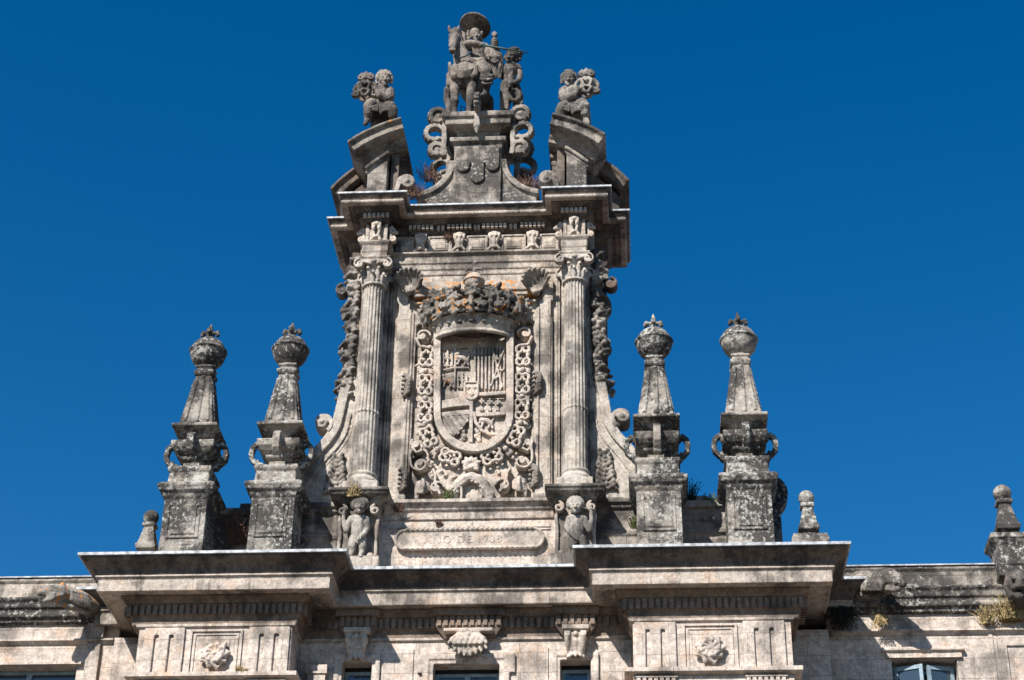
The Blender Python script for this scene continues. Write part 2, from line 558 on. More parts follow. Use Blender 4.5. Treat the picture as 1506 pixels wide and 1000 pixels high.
def dentils(x0, x1, y, z0, z1, pitch=0.165, w=0.1, d=0.16):
    n = max(1, int(round((x1-x0-w)/pitch)))
    for i in range(n+1):
        x = x0+(x1-x0-w)*i/n
        dn.box(x, x+w, y, y+d, z0, z1)
for s in (-1, 1):
    dn = MB()
    dentils(min(s*3.92, s*8.28), max(s*3.92, s*8.28), -1.36, 18.70, 18.95)
    for xx in (s*3.92, s*8.28):
        for i in range(7):
            y = -1.25+i*0.165
            if abs(xx) < 5 and y > -0.5: continue
            dn.box(xx-0.1, xx+0.1, y, y+0.1, 18.70, 18.95)
    obj('dentil_course', dn, 'soffit_shade', FAC)
dn = MB()
RES = [(-3.15, -2.2), (-0.72, 0.92), (2.25, 3.25)]
xs = [-3.8]+[v for r in RES for v in r]+[3.8]
for i in range(len(xs)-1):
    out = i % 2 == 1
    dentils(xs[i]+0.03, xs[i+1]-0.03, -0.27-(0.14 if out else 0), 18.70, 18.95)
obj('dentil_course', dn, 'soffit_shade', FAC)
for a, b in RES:
    rs = MB()
    rs.box(a-0.08, b+0.08, -0.50, -0.2, 18.955, 19.14).box(a, b, -0.36, -0.2, 18.69, 18.95)
    rs.frustum((a+0.2, b-0.2, -0.24, -0.08), 18.42, (a, b, -0.37, -0.2), 18.688)
    obj('frieze_ressaut', rs, 'soffit_shade', FAC)

# triglyphs, metope frames and rosettes of the two projecting blocks
for s in (-1, 1):
    for a, b in ((4.2, 5.2), (6.8, 7.8)):
        t = MB()
        wbar = (b-a-2*0.11)/3
        for k in range(3):
            x = a+k*(wbar+0.11)
            t.box(s*x, s*(x+wbar), -1.27, -1.15, 17.2, 18.2)
        t.box(s*a, s*b, -1.272, -1.15, 18.2, 18.38)
        sculpt('triglyph', t, 'wall', FAC, 0.028, 0, ((0.3, 0.01), (0.07, 0.008)), False)
    fr = MB()
    x0, x1 = s*5.36, s*6.66
    if x0 > x1: x0, x1 = x1, x0
    for d, q, yy in ((0, 0.05, -1.245), (0.1, 0.04, -1.225)):
        fr.box(x0+d, x1-d, yy, -1.19, 18.33-d-q, 18.33-d).box(x0+d, x0+d+q, yy, -1.19, 17.2, 18.33-d-q).box(x1-d-q, x1-d, yy, -1.19, 17.2, 18.33-d-q)
    obj('metope_frame', fr, 'wall', FAC)
    r = MB()
    c = V((s*5.99, -1.25, 17.66))
    r.ball(c, (0.27, 0.1, 0.27), 14)
    for k in range(9):
        a = k*2*math.pi/9
        p0 = c+V((0.08*math.cos(a), -0.1, 0.08*math.sin(a)))
        p1 = c+V((0.2*math.cos(a+0.6), -0.14, 0.2*math.sin(a+0.6)))
        p2 = c+V(((.31+.03*(k % 2))*math.cos(a+1.5), -.05, (.31+.03*(k % 3))*math.sin(a+1.5)))
        r.limb([(p0, 0.04), (p1, 0.055), (p2, 0.06), (c+V((.26*math.cos(a+1.9), -.02, .26*math.sin(a+1.9))), .05)], 8)
    r.ball(c+V((0, -0.1, 0)), 0.08, 8)
    sculpt('rosette', r, 'wall', FAC, 0.018, 0, ((0.1, 0.03),))
    lg = MB().sweep([(s*8.0, 0.9), (s*8.0, -1.2), (s*4.1, -1.2), (s*4.1, -0.15)] if s < 0 else [(4.1, -0.15), (4.1, -1.2), (8.0, -1.2), (8.0, 0.9)],
                    [(0.16, 17.2), (0.16, 17.10), (0.1, 17.07), (0.02, 17.05)], -0.05)
    obj('string_course', lg, 'wall', FAC)
    gt = MB()
    for a, b in ((4.2, 5.2), (6.8, 7.8)):
        gt.box(s*a, s*b, -1.262, -1.19, 16.98, 17.04)
        for k in range(7):
            x = a+0.02+k*0.138
            gt.frustum((min(s*x, s*(x+0.11)), max(s*x, s*(x+0.11)), -1.27, -1.19), 16.84, (min(s*(x+.015), s*(x+0.095)), max(s*(x+.015), s*(x+0.095)), -1.25, -1.19), 16.978)
    obj('guttae', gt, 'wall', FAC)

# windows
def window(x0, x1, z0, z1, y, mullion=True, open_leaf=0):
    fm = MB()
    q = 0.085
    fm.box(x0, x0+q, y, y+0.09, z0, z1).box(x1-q, x1, y, y+0.09, z0, z1).box(x0+q, x1-q, y, y+0.09, z1-q, z1).box(x0+q, x1-q, y, y+0.09, z0, z0+q)
    if mullion:
        m = (x0+x1)/2
        fm.box(m-0.07, m+0.07, y-0.015, y+0.09, z0+q, z1-q)
    fm.box(x0+q, x1-q, y+0.01, y+0.08, (z0+z1)/2-0.03, (z0+z1)/2+0.03)
    wo = obj('window', fm, 'frame', FAC)
    obj('pane', MB().box(x0+q-.01, x1-q+.01, y+0.045, y+0.06, z0+q-.01, z1-q+.01), 'glass', wo)
    obj('reveal_back', MB().box(x0-.05, x1+.05, y+0.35, y+0.4, z0-.1, z1+.1), 'dark', wo)
    return wo
for h, mu in zip(centre_holes, (False, True, False)):
    window(h[0]+0.01, h[1]-0.01, h[2], h[3]-0.1, 0.28, mu)
    top = MB().box(h[0]+0.01, h[1]-0.01, 0.26, 0.5, h[3]-0.1, h[3]-0.002)
    obj('window_head', top, 'dark', FAC)
window(wl[0][0]+.01, wl[0][1]-.01, wl[0][2], wl[0][3]-.01, 1.28)
# right wing: two casements, standing ajar
ww = window(wr[0][0]+.01, wr[0][1]-.01, wr[0][2], wr[0][3]-.01, 1.35, False)
for x0, x1, ang, hx in ((10.6, 11.32, 0.42, 10.6), (11.36, 12.06, -0.30, 12.06)):
    lf, pn = MB(), MB()
    q = 0.09
    lf.box(x0, x0+q, 0, .07, 15.1, 18.1).box(x1-q, x1, 0, .07, 15.1, 18.1).box(x0+q, x1-q, 0, .07, 18.0, 18.1).box(x0+q, x1-q, 0, .07, 15.1, 15.2).box(x0+q, x1-q, .005, .065, 16.6, 16.66)
    pn.box(x0+q-.01, x1-q+.01, .03, .04, 15.2, 18.0)
    for m in (lf, pn):
        vv = []
        for x, y, z in m.v:
            dx = x-hx
            vv.append((hx+dx*math.cos(ang)+y*math.sin(ang), 1.22-abs(dx)*math.sin(abs(ang))+y*math.cos(ang), z))
        m.v = vv
    lo = obj('casement', lf, 'frame', ww)
    obj('casement_glass', pn, 'glass', ww)
# moulded window surrounds
def surround(x0, x1, ztop, y, ear=0.0, zlow=14.0, wd=0.2):
    s_ = MB()
    for d, q, yy in ((0.0, wd*0.45, -0.05), (wd*0.45, wd*0.55, -0.09)):
        a, b, zt = x0-d, x1+d, ztop+d
        s_.box(a-q, a, y+yy, y+.02, zlow, zt-0.35).box(b, b+q, y+yy, y+.02, zlow, zt-0.35)
        s_.box(a-q-ear, a, y+yy, y+.02, zt-0.349, zt).box(b, b+q+ear, y+yy, y+.02, zt-0.349, zt)
        s_.box(a-q-ear, b+q+ear, y+yy, y+.02, zt+.001, zt+q)
    sculpt('window_surround', s_, 'wall', FAC, 0.025, 0, ((0.3, 0.01),), False)
surround(-0.77, 0.86, 17.78, -0.1, 0.13, wd=0.26)
surround(-3.04, -2.30, 17.86, -0.1, 0.0, wd=0.2)
surround(2.37, 3.11, 17.86, -0.1, 0.0, wd=0.2)
for x0, x1 in ((-2.02, -1.28), (1.36, 2.06), (-4.1, -3.5), (3.55, 4.1)):
    obj('raised_panel', MB().box(x0, x1, -0.135, -0.09, 13, 18.2), 'wall', FAC)
pl = MB().box(-3.86, -3.42, -0.34, -0.09, 12, 17.5).box(-3.9, -3.38, -0.38, -0.09, 17.5, 17.72)
obj('pilaster', pl, 'wall', FAC)
lt = MB().box(10.28, 12.32, 0.80, 0.96, 18.40, 18.50).box(10.40, 12.24, 0.87, 0.96, 18.24, 18.398)
sculpt('lintel', lt, 'wall', FAC, 0.03, 0, ((0.2, 0.02),), False)
lt = MB().box(-12.7, -9.85, 0.82, 0.96, 18.29, 18.36)
obj('lintel', lt, 'wall', FAC)

# wing cornice and parapet
for s in (-1, 1):
    path = [(-34, 0.72), (-9.1, 0.72)] if s < 0 else [(9.1, 0.72), (34, 0.72)]
    sculpt('wing_cornice', MB().sweep(path, [(0.10, 20.06), (0.10, 20.0), (0.03, 19.93), (0.02, 19.80), (-0.06, 19.77), (-0.06, 19.66), (-0.02, 19.64), (-0.02, 19.55), (-0.1, 19.55), (-0.12, 19.44), (-0.2, 19.40)], -0.5), 'pinnacle', FAC, 0.04, 0, ((0.4, 0.02), (0.08, 0.015)), False)
    sculpt('parapet', MB().sweep([(p[0], p[1]) for p in path], [(-0.02, 20.62), (-0.02, 20.54), (-0.08, 20.53), (-0.10, 20.07)], -0.5), 'wall_gable' if s < 0 else 'top', FAC, 0.04, 0, ((0.4, 0.02), (0.08, 0.012)), False)
    obj('parapet_flashing', MB().sweep(path, [(0.015, 20.665), (0.015, 20.63)], -0.5), 'lead', FAC)
    obj('string_moulding', MB().sweep([(p[0], 0.95) for p in path], [(0.11, 18.98), (0.12, 18.93), (0.05, 18.89), (0.03, 18.85)], -0.05), 'wall', FAC)
obj('corner_pilaster', MB().box(-9.75, -9.42, 0.84, 0.97, 10, 18.82).box(-9.8, -9.37, 0.80, 0.97, 18.99, 19.38), 'wall', FAC)
pp = MB().box(13.3, 13.36, 0.90, 0.96, 14, 18.6).box(13.36, 16, 0.90, 0.96, 18.54, 18.6).box(12.95, 13.05, 0.92, 0.96, 14, 18.84)
obj('panel_moulding', pp, 'wall', FAC)

# leafy keystone brackets over the windows
def leafy_bracket(cx, wtop, wbot, ztop, zbot, y0, dtop, dbot, mat='relief'):
    b = MB()
    b.box(cx-wtop/2-0.03, cx+wtop/2+0.03, y0-dtop-0.05, y0, ztop-0.09, ztop)
    b.prism([(cx-wtop*.42, ztop-.08), (cx+wtop*.42, ztop-.08), (cx+wbot*.42, zbot+.05), (cx-wbot*.42, zbot+.05)], y0-dbot*0.8, y0)
    y1, y2 = y0-dtop, y0-dbot
    for f, zl in ((0, 0.0), (-.30, .07), (.30, .07), (-.58, .17), (.58, .17), (-.86, .30), (.86, .30)):
        xa, xb = cx+f*wtop*.34, cx+f*wbot*.62
        ze = zbot+zl
        p = [V((xa*.7+cx*.3, y1+.02, ztop-.14)), V((xa+f*.05, y1-.05, ztop-.32)), V((xb+f*.06, (y1+y2)/2-.08, ze*.6+ztop*.4-.16)), V((xb, y2-.08, ze+.06)), V((xb-f*.01, y2-.16, ze+.03))]
        b.limb([(p[0], .06), (p[1], .085), (p[2], .085), (p[3], .06), (p[4], .05)], 8)
        for k in (-1, 1):
            for m, q in ((1, .075), (2, .07)):
                b.limb([(p[m], .05), (p[m]+V((k*q, -.05, -.08)), .05), (p[m]+V((k*(q+.01), -.08, -.13)), .03)], 7)
    b.ball((cx, y1-.05, ztop-.2), .08, 8)
    return sculpt('keystone_bracket', b, mat, FAC, 0.02, 1, ((0.1, 0.015),))
leafy_bracket(0.1, 1.16, 0.62, 18.60, 17.86, -0.1, 0.34, 0.16)
def console(cx, wd, ztop, zbot, y0):
    b = MB()
    b.box(cx-wd/2-.05, cx+wd/2+.05, y0-0.42, y0, ztop-0.12, ztop)
    for k in (-1, 1):
        pts = spiral((cx+k*wd*.36, y0-.26, ztop-.28), 0.17, 0.03, math.pi*.5, -1.6, V((0, -1, 0)), V((0, 0, 1)), 24)
        b.band(pts, V((wd*.26, 0, 0)), 0.05)
        b.tube([V((cx+k*wd*.36, y0-.40, ztop-.25)), V((cx+k*wd*.34, y0-.30, ztop-.5)), V((cx+k*wd*.30, y0-.16, zbot+.12)), V((cx+k*wd*.30, y0-.2, zbot))], [0.07, 0.06, 0.05, 0.07], 8)
    b.prism([(cx-wd*.4, ztop-.1), (cx+wd*.4, ztop-.1), (cx+wd*.3, zbot), (cx-wd*.3, zbot)], y0-.14, y0)
    for i in range(3):
        f = i-1
        b.limb([(V((cx+f*.12, y0-.3, ztop-.16)), .05), (V((cx+f*.13, y0-.28, ztop-.4)), .07), (V((cx+f*.10, y0-.2, zbot+.15)), .06), (V((cx+f*.12, y0-.26, zbot+.05)), .04)], 8)
    b.ball((cx, y0-.33, ztop-.22), .08, 8)
    return sculpt('keystone_console', b, 'relief', FAC, 0.02, 1, ((0.1, 0.015),))
console(2.75, 0.56, 18.64, 17.84, -0.1)
console(-2.68, 0.56, 18.64, 17.84, -0.1)

# the wings stand a little further forward than first drawn: move every wing piece as a whole
WSH = V((0, -0.35, -0.16))
bpy.context.view_layer.update()
for o in list(FAC.children):
    if o.type == 'MESH' and min(abs(v.co.x) for v in o.data.vertices) > 8.85:
        o.location = o.location+WSH
bpy.context.view_layer.update()
# ================================================================ ornamental gable
GAB = thing('ornamental_gable', (0, 0.8, 19.97), 'tall carved stone gable with two fluted columns and broken curved pediment above the main cornice', 'gable')

def worn(name, mb, mat, parent=GAB, vox=0.03, a=0.014):
    return sculpt(name, mb, mat, parent, vox, 0, ((0.45, a), (0.08, a*0.9)), False)

# --- pedestal storey -------------------------------------------------
base = MB().box(-2.35, 2.35, -0.10, 2.4, 19.95, 22.0).box(-2.3, 2.3, -0.34, 0.3, 19.95, 20.32)
worn('base_wall', base, 'wall')
worn('base_cornice', MB().sweep([(-2.2, -0.1), (2.2, -0.1)], [(0.26, 22.20), (0.26, 22.10), (0.16, 22.05), (0.12, 21.95), (0.06, 21.93), (0.05, 21.72), (0.02, 21.70)], -0.3), 'cornice')
obj('base_fillet', MB().box(-2.1, 2.1, -0.13, -0.09, 21.40, 21.44).box(-2.1, 2.1, -0.13, -0.09, 21.48, 21.52), 'wall', GAB)
# side returns of the base: stepped plinth under the buttress volutes
for s in (-1, 1):
    f = MB()
    f.box(s*3.1, s*4.7, 0.0, 1.6, 19.95, 22.2)
    f.box(s*3.1, s*4.85, -0.16, 1.7, 22.12, 22.26).box(s*3.1, s*4.78, -0.08, 1.7, 22.0, 22.12).box(s*3.1, s*4.74, -0.05, 1.6, 21.25, 21.4)
    worn('flank_wall', f, 'top')
    # low wall and steps between the pinnacles
    f = MB()
    f.box(s*4.7, s*7.5, 0.5, 1.2, 19.95, 22.2).box(s*4.72, s*7.6, 0.36, 1.3, 22.2, 22.38).box(s*4.72, s*7.55, 0.42, 1.2, 21.5, 21.62)
    f.box(s*4.72, s*6.2, 0.6, 1.3, 22.37, 22.62)
    worn('parapet_wall', f, 'top')
    if s < 0: continue
    sc = MB()
    c = V((s*7.72 if s > 0 else -7.0, 0.8, 22.75))
    sc.band(spiral(c, 0.62, 0.12, math.pi*(1.5), s*1.4, n=36), V((0, 0.55, 0)), 0.16)
    sc.ball(c, (.52, .26, .52), 16)
    sc.box(s*7.3, s*8.05, 0.55, 1.05, 19.95, 22.2)
    worn('end_scroll', sc, 'pinnacle')

# --- atlas pedestals and columns -------------------------------------
def fluted(a, r, z):
    n = 20
    ph = (a*n/(2*math.pi)) % 1.0
    d = abs(ph-0.5)*2
    cut = max(0.0, 1-(1-d)/0.62)if False else 0
    depth = 0.034 if z > 1.75 else 0.016
    return r-depth*max(0.0, math.cos((ph-0.5)*math.pi*1.3))**0.8 if abs(ph-0.5) < 0.385 else r

for s in (-1, 1):
    x = s*2.77
    ped = MB()
    ped.box(x-0.62, x+0.62, -1.0, 0.3, 19.95, 20.36)
    ped.box(x-0.5, x+0.5, -0.58, 0.3, 20.36, 22.0)
    worn('pedestal', ped, 'wall_gable')
    cap = MB()
    cap.stack(x, -0.2, [(0.52, 0.52, 21.92), (0.55, 0.56, 21.98), (0.56, 0.57, 22.05), (0.72, 0.72, 22.10), (0.74, 0.76, 22.18), (0.78, 0.80, 22.20), (0.78, 0.80, 22.28)])
    worn('pedestal_cap', cap, 'top')
    # column
    col = bpy.data.objects.new('column', None)
    C.objects.link(col)
    col.location = (x, -0.42, 22.28)
    col.parent = GAB
    bpy.context.view_layer.update()
    col.matrix_parent_inverse = GAB.matrix_world.inverted()
    bpy.context.view_layer.update()
    b = MB().box(x-0.46, x+0.46, -0.88, 0.05, 22.285, 22.52)
    b.lathe((x, -0.42, 22.52), [(0.40, 0), (0.44, 0.04), (0.445, 0.10), (0.41, 0.16), (0.36, 0.19), (0.355, 0.24), (0.385, 0.27), (0.385, 0.31), (0.33, 0.36)], 40)
    worn('base', b, 'column', col)
    prof = []
    for i in range(40):
        z = 5.72*i/39
        r = 0.325-0.035*max(0, (z-1.4)/4.3)
        prof.append((r, z))
    prof2 = []
    for r, z in prof:
        prof2.append((r, z))
        if abs(z-1.76) < 0.08: prof2 += [(r+0.02, z+0.03), (r+0.02, z+0.07), (r, z+0.09)]
    obj('shaft', MB().lathe((x, -0.42, 22.86), prof2, 200, fluted), 'column', col)
    k = MB()
    zc = 28.58
    k.lathe((x, -0.42, zc), [(0.30, 0), (0.345, 0.02), (0.35, 0.06), (0.30, 0.09), (0.28, 0.12), (0.28, 0.40), (0.34, 0.52), (0.36, 0.56), (0.30, 0.60)], 30)
    for row, (n, z0, h, o) in enumerate(((8, 0.10, 0.26, 0.0), (8, 0.14, 0.38, math.pi/8))):
        for i in range(n):
            a = 2*math.pi*i/n+o
            d = V((math.cos(a), math.sin(a), 0))
            p = V((x, -0.42, zc))
            k.limb([(p+d*.30+V((0, 0, z0)), .055), (p+d*.33+V((0, 0, z0+h*.6)), .06), (p+d*.38+V((0, 0, z0+h)), .05), (p+d*.43+V((0, 0, z0+h-.05)), .035)], 7)
    for i in range(12):
        a = 2*math.pi*i/12
        k.ball((x+.36*math.cos(a), -.42+.36*math.sin(a), zc+.56), .045, 7)
    for sx in (-1, 1):
        for yy, sy in ((-0.82, -1), (-0.05, 1)):
            pts = spiral((x+sx*0.38, yy-.05, zc+.55), 0.175, 0.03, math.pi/2, -sx*1.7, n=30)
            k.band(pts, V((0, 0.17, 0)), 0.05)
            k.ball((x+sx*.37, yy, zc+.55), (.05, .10, .05), 8)
    k.band([V((x-.37, -.8, zc+.69)), V((x, -.78, zc+.60)), V((x+.37, -.8, zc+.69))], V((0, .14, 0)), .06)
    k.stack(x, -0.42, [(0.40, 0.40, zc+.66), (0.42, 0.42, zc+.70), (0.42, 0.42, zc+.76)])
    k.ball((x, -.86, zc+.68), (.09, .06, .07), 8)
    sculpt('capital', k, 'column', col, 0.018, 1, ((0.1, 0.012),))
    # entablature block over the column
    e = MB()
    e.stack(x, -0.3, [(0.40, 0.48, 29.34), (0.40, 0.48, 29.40), (0.43, 0.51, 29.42), (0.43, 0.51, 29.47), (0.35, 0.43, 29.49), (0.35, 0.43, 29.66), (0.37, 0.45, 29.67), (0.37, 0.45, 29.86), (0.41, 0.49, 29.90), (0.44, 0.52, 29.95), (0.44, 0.52, 30.0)])
    e.box(x-0.30, x+0.30, -0.62, 0.3, 30.0, 30.72)
    for q in (-1, 1):
        e.box(x+q*0.22, x+q*0.31, -0.66, -0.6, 30.02, 30.66)
    worn('entablature_block', e, 'wall_gable', vox=0.026)
    t = MB()
    t.ball((x, -.72, 30.58), (.12, .10, .09), 10).ball((x-.07, -.75, 30.42), (.05, .07, .09), 8).ball((x+.07, -.75, 30.42), (.05, .07, .09), 8)
    t.limb([(V((x-.1, -.74, 30.6)), .05), (V((x-.09, -.74, 30.35)), .04), (V((x-.05, -.72, 30.18)), .05), (V((x-.12, -.72, 30.06)), .05)], 8)
    t.limb([(V((x+.1, -.74, 30.6)), .05), (V((x+.09, -.74, 30.35)), .04), (V((x+.05, -.72, 30.18)), .05), (V((x+.12, -.72, 30.06)), .05)], 8)
    t.ball((x, -.72, 30.14), (.11, .09, .06), 8)
    sculpt('mask_console', t, 'relief', GAB, 0.018, 1, ((0.08, 0.012),))
    for q in (-1, 1):
        u = MB()
        for zz, r, tr in ((30.5, .13, 1), (30.2, .10, -1)):
            u.band(spiral((x+q*.44, -.45, zz), r, .03, math.pi*.5, q*tr*1.4, n=24), V((0, .16, 0)), .05)
        u.band([V((x+q*.36, -.45, 30.62)), V((x+q*.38, -.45, 30.36)), V((x+q*.34, -.45, 30.04))], V((0, .16, 0)), .06)
        u.ball((x+q*.54, -.5, 30.42), .06, 8)
        sculpt('side_scroll', u, 'relief', GAB, 0.018, 1, ((0.08, 0.01),))

# --- atlas figures ---------------------------------------------------
def px_map(y):
    return lambda x, yy, d=0.0: at(x, yy, y+d)
def atlas(P, f):
    """P(px, py, depth); f=-1 mirrors the pose around the pedestal axis"""
    b = MB()
    ax = 527 if f > 0 else 848
    def q(dx, py, d=0): return P(ax+f*dx, py, d)
    b.limb([(q(0, 772), .17), (q(0, 782), .19), (q(-1, 792), .155)], 12)           # belly
    b.limb([(q(-6, 764), .125), (q(6, 763), .125)], 12)                             # chest
    b.ball(q(0, 766, .02), (.24, .16, .16), 12)
    b.limb([(q(1, 756), .07), (q(1, 748, -.04), .08)], 8)
    b.ball(q(2, 742.5, -.06), (.15, .16, .18), 12)                                   # head
    face(b, P, ax+f*2, 743.5, -.08, .84, 0)
    for i in range(34):
        a = math.pi*(.80+1.40*i/33)
        r = (11.2, 9.3, 7.0)[i % 3]
        b.ball(q(2+r*math.cos(a), 741+r*.86*math.sin(a), (-.01, -.08, -.15)[i % 3]), .056, 7)
    for i in range(7): b.ball(q(2+(i-3)*1.9, 751+.5*(3-abs(i-3)), -.17+.02*abs(i-3)), .048, 7)

    b.limb([(q(-11, 763), .085), (q(-17, 777, -.04), .075), (q(-18.5, 781, -.05), .07)], 9)   # raised arm
    b.limb([(q(-18.5, 781, -.05), .07), (q(-22, 764, -.02), .06), (q(-21, 752, 0), .045)], 9)
    b.limb([(q(11, 763), .09), (q(14, 776, -.02), .08), (q(9, 785, -.1), .065), (q(3, 790, -.17), .045)], 9)
    for k in range(4):
        b.limb([(q(3-k*.3, 789+k*1.1, -.17), .022), (q(0.5-k*.4, 789.5+k*1.3, -.2), .02), (q(-1.2-k*.2, 790.5+k*1.1, -.19), .017)], 6)
        b.limb([(q(-22+k*1.2, 750, -.03), .022), (q(-22.3+k*1.3, 747.5, -.05), .02), (q(-22+k*1.2, 746, -.01), .017)], 6)
    b.limb([(q(4, 788, -.17), .022), (q(3.5, 792, -.2), .018)], 6)
    b.limb([(q(-19.8, 752, -.02), .022), (q(-18.4, 750, -.05), .018)], 6)
    b.limb([(q(-6, 793), .14), (q(-9, 803, -.02), .12), (q(-9, 811, .0), .085), (q(-11, 815.5, -.02), .08)], 10)
    b.limb([(q(5, 793), .13), (q(6, 803, -.03), .10), (q(5, 812, 0), .07), (q(3, 816.5, -.16), .055)], 10)
    for k in range(4): b.ball(q(1.6+k*1.1, 817.5, -.21), .026, 6)
    b.limb([(q(-10, 794, -.05), .05), (q(0, 797, -.12), .045), (q(9, 794, -.04), .05)], 8)
    return sculpt('atlas_figure', b, 'statue_pale', GAB, 0.014, 0, ((0.12, 0.01),))
atlas(px_map(-0.80), 1)
atlas(px_map(-0.80), -1)
# scroll brackets and balls flanking each atlas
for s in (-1, 1):
    x = s*2.77
    for q in (-1, 1):
        u = MB()
        u.band(spiral((x+q*.42, -.66, 21.72), .16, .04, math.pi*.5, q*1.3, n=24), V((0, .26, 0)), .06)
        u.band([V((x+q*.50, -.6, 21.6)), V((x+q*.46, -.6, 21.1)), V((x+q*.48, -.6, 20.5))], V((0, .12, 0)), .09)
        u.ball((x+q*.36, -.72, 20.45), .10, 10)
        sculpt('pedestal_scroll', u, 'wall_gable', GAB, 0.022, 1, ((0.1, 0.012),))

# --- wall between and behind the columns -----------------------------
w_ = MB().box(-3.3, 3.3, 0.02, 2.3, 22.0, 30.8)
obj('wall', w_, 'wall_gable', GAB)
for s in (-1, 1): obj('rear_pier', MB().box(s*3.299, s*3.62, 0.55, 1.7, 22.2, 30.8), 'shade_side', GAB)
for s in (-1, 1):
    pil = MB()
    pil.box(s*2.40, s*3.16, -0.12, 0.1, 22.25, 29.36)
    pil.box(s*2.30, s*2.34, -0.06, 0.1, 22.25, 29.36)
    pil.box(s*2.24, s*2.28, -0.03, 0.1, 22.25, 29.36)
    obj('rear_pilaster', pil, 'wall_gable', GAB)
for s in (-1, 1):
    fr = MB()
    # flat strip, then three stepped mouldings towards the panel, with a projecting ear at the top
    fr.box(s*1.80, s*2.10, -0.14, 0.1, 22.55, 28.30)
    fr.box(s*1.85, s*2.16, -0.141, 0.1, 28.30, 29.0)
    fr.box(s*1.74, s*1.785, -0.20, 0.1, 22.6, 28.06)
    fr.box(s*1.66, s*1.725, -0.16, 0.1, 22.6, 28.0)
    fr.box(s*1.60, s*1.65, -0.10, 0.1, 22.6, 27.95)
    fr.box(s*2.105, s*2.15, -0.09, 0.1, 22.6, 27.8)
    fr.box(s*1.66, s*2.2, -0.25, 0.1, 22.26, 22.38).box(s*1.7, s*2.16, -0.2, 0.1, 22.38, 22.55)
    worn('panel_moulding', fr, 'wall_gable', vox=0.022, a=0.008)
lt = MB()
lt.box(-1.95, 1.95, -0.17, 0.1, 28.72, 28.98).box(-1.75, 1.75, -0.26, 0.1, 28.60, 28.70).box(-1.72, 1.72, -0.20, 0.1, 28.48, 28.58).box(-1.7, 1.7, -0.12, 0.1, 28.28, 28.36)
lt.box(-1.55, -1.2, -0.15, 0.1, 28.98, 29.1).box(1.2, 1.95, -0.15, 0.1, 28.98, 29.1)
worn('lintel_moulding', lt, 'relief_orange', vox=0.024, a=0.01)
# architrave, frieze, panels
worn('architrave', MB().sweep([(-2.42, 0.0), (2.42, 0.0)], [(0.20, 29.96), (0.20, 29.91), (0.12, 29.86), (0.10, 29.80), (0.10, 29.63), (0.06, 29.61), (0.06, 29.45), (0.02, 29.43), (0.02, 29.30), (0.0, 29.28)], -0.2), 'wall_gable', vox=0.024, a=0.01)
CX = [-1.58, -0.49, 0.5, 1.58]
edges = [-2.3]+CX+[2.3]
for i in range(5):
    fz = MB()
    a, b = edges[i]+(0.2 if i else 0.0), edges[i+1]-(0.2 if i < 4 else 0.0)
    z0, z1 = 30.02, 30.52
    fz.box(a, b, -0.06, 0.1, z1, z1+.04)
    fz.box(a, a+.04, -0.06, 0.1, z0, z1).box(b-.04, b, -0.06, 0.1, z0, z1)
    m = (a+b)/2
    hw = min(0.2, (b-a)/2-.1)
    fz.box(a, b, -.025, .1, z0-.01, z1+.03)
    fz.box(m-hw, m+hw, -0.06, 0.1, 30.10, 30.40).box(m-hw+.05, m+hw-.05, -0.085, 0.1, 30.14, 30.36)
    worn('frieze_panel', fz, 'wall_gable', vox=0.02, a=0.006)
for cx in CX:
    t = MB()
    t.ball((cx, -.14, 30.52), (.15, .12, .09), 10)
    for q in (-1, 1):
        t.limb([(V((cx+q*.13, -.16, 30.52)), .055), (V((cx+q*.11, -.2, 30.38)), .05), (V((cx+q*.05, -.16, 30.2)), .05), (V((cx+q*.10, -.14, 30.08)), .055), (V((cx+q*.16, -.14, 30.03)), .05)], 8)
        t.ball((cx+q*.06, -.24, 30.42), (.045, .06, .05), 8)
        t.ball((cx+q*.15, -.10, 30.04), .05, 8)
    t.limb([(V((cx, -.22, 30.46)), .06), (V((cx, -.22, 30.28)), .045), (V((cx, -.18, 30.10)), .06)], 8)
    t.ball((cx, -.2, 30.07), (.08, .06, .05), 8)
    sculpt('frieze_console', t, 'relief', GAB, 0.018, 1, ((0.08, 0.012),))

# --- main cornice of the gable ---------------------------------------
PG = [(-3.1, 2.2), (-3.1, 1.95), (-3.66, 1.95), (-3.66, 0.55), (-3.17, 0.55), (-3.17, -0.65), (-2.53, -0.65), (-2.53, 0.04), (2.53, 0.04), (2.53, -0.65), (3.17, -0.65), (3.17, 0.55), (3.66, 0.55), (3.66, 1.95), (3.1, 1.95), (3.1, 2.2)]
sculpt('corona', MB().sweep(PG, [(0.56, 31.085), (0.56, 31.02), (0.53, 31.01), (0.53, 30.985)], -0.05), 'cornice', GAB, 0.024, 0, ((0.4, 0.008), (0.08, 0.008)), False)
obj('lead_flashing', MB().sweep(PG, [(0.66, 31.30), (0.66, 31.25), (0.63, 31.245)], 0.05), 'lead', GAB)
worn('cyma_moulding', MB().sweep(PG, [(0.63, 31.245), (0.62, 31.225), (0.58, 31.17), (0.54, 31.13), (0.53, 31.07)], -0.05), 'cyma', vox=0.024)
worn('bed_moulding', MB().sweep(PG, [(0.40, 30.99), (0.38, 30.95), (0.28, 30.91), (0.26, 30.87), (0.12, 30.86), (0.11, 30.70), (0.06, 30.66), (0.02, 30.6)], -0.05), 'cyma', vox=0.024)  # dark tone also stands in for shade below the corona
dd = MB()
def drow(xa, xb, y):
    n = max(2, int((xb-xa)/0.115))
    for i in range(n):
        x = xa+(xb-xa)*(i+0.15)/n
        dd.box(x, x+(xb-xa)/n*.66, y-.10, y+.02, 30.72, 30.85)
for cx in CX: drow(cx-.36, cx+.36, -0.13)
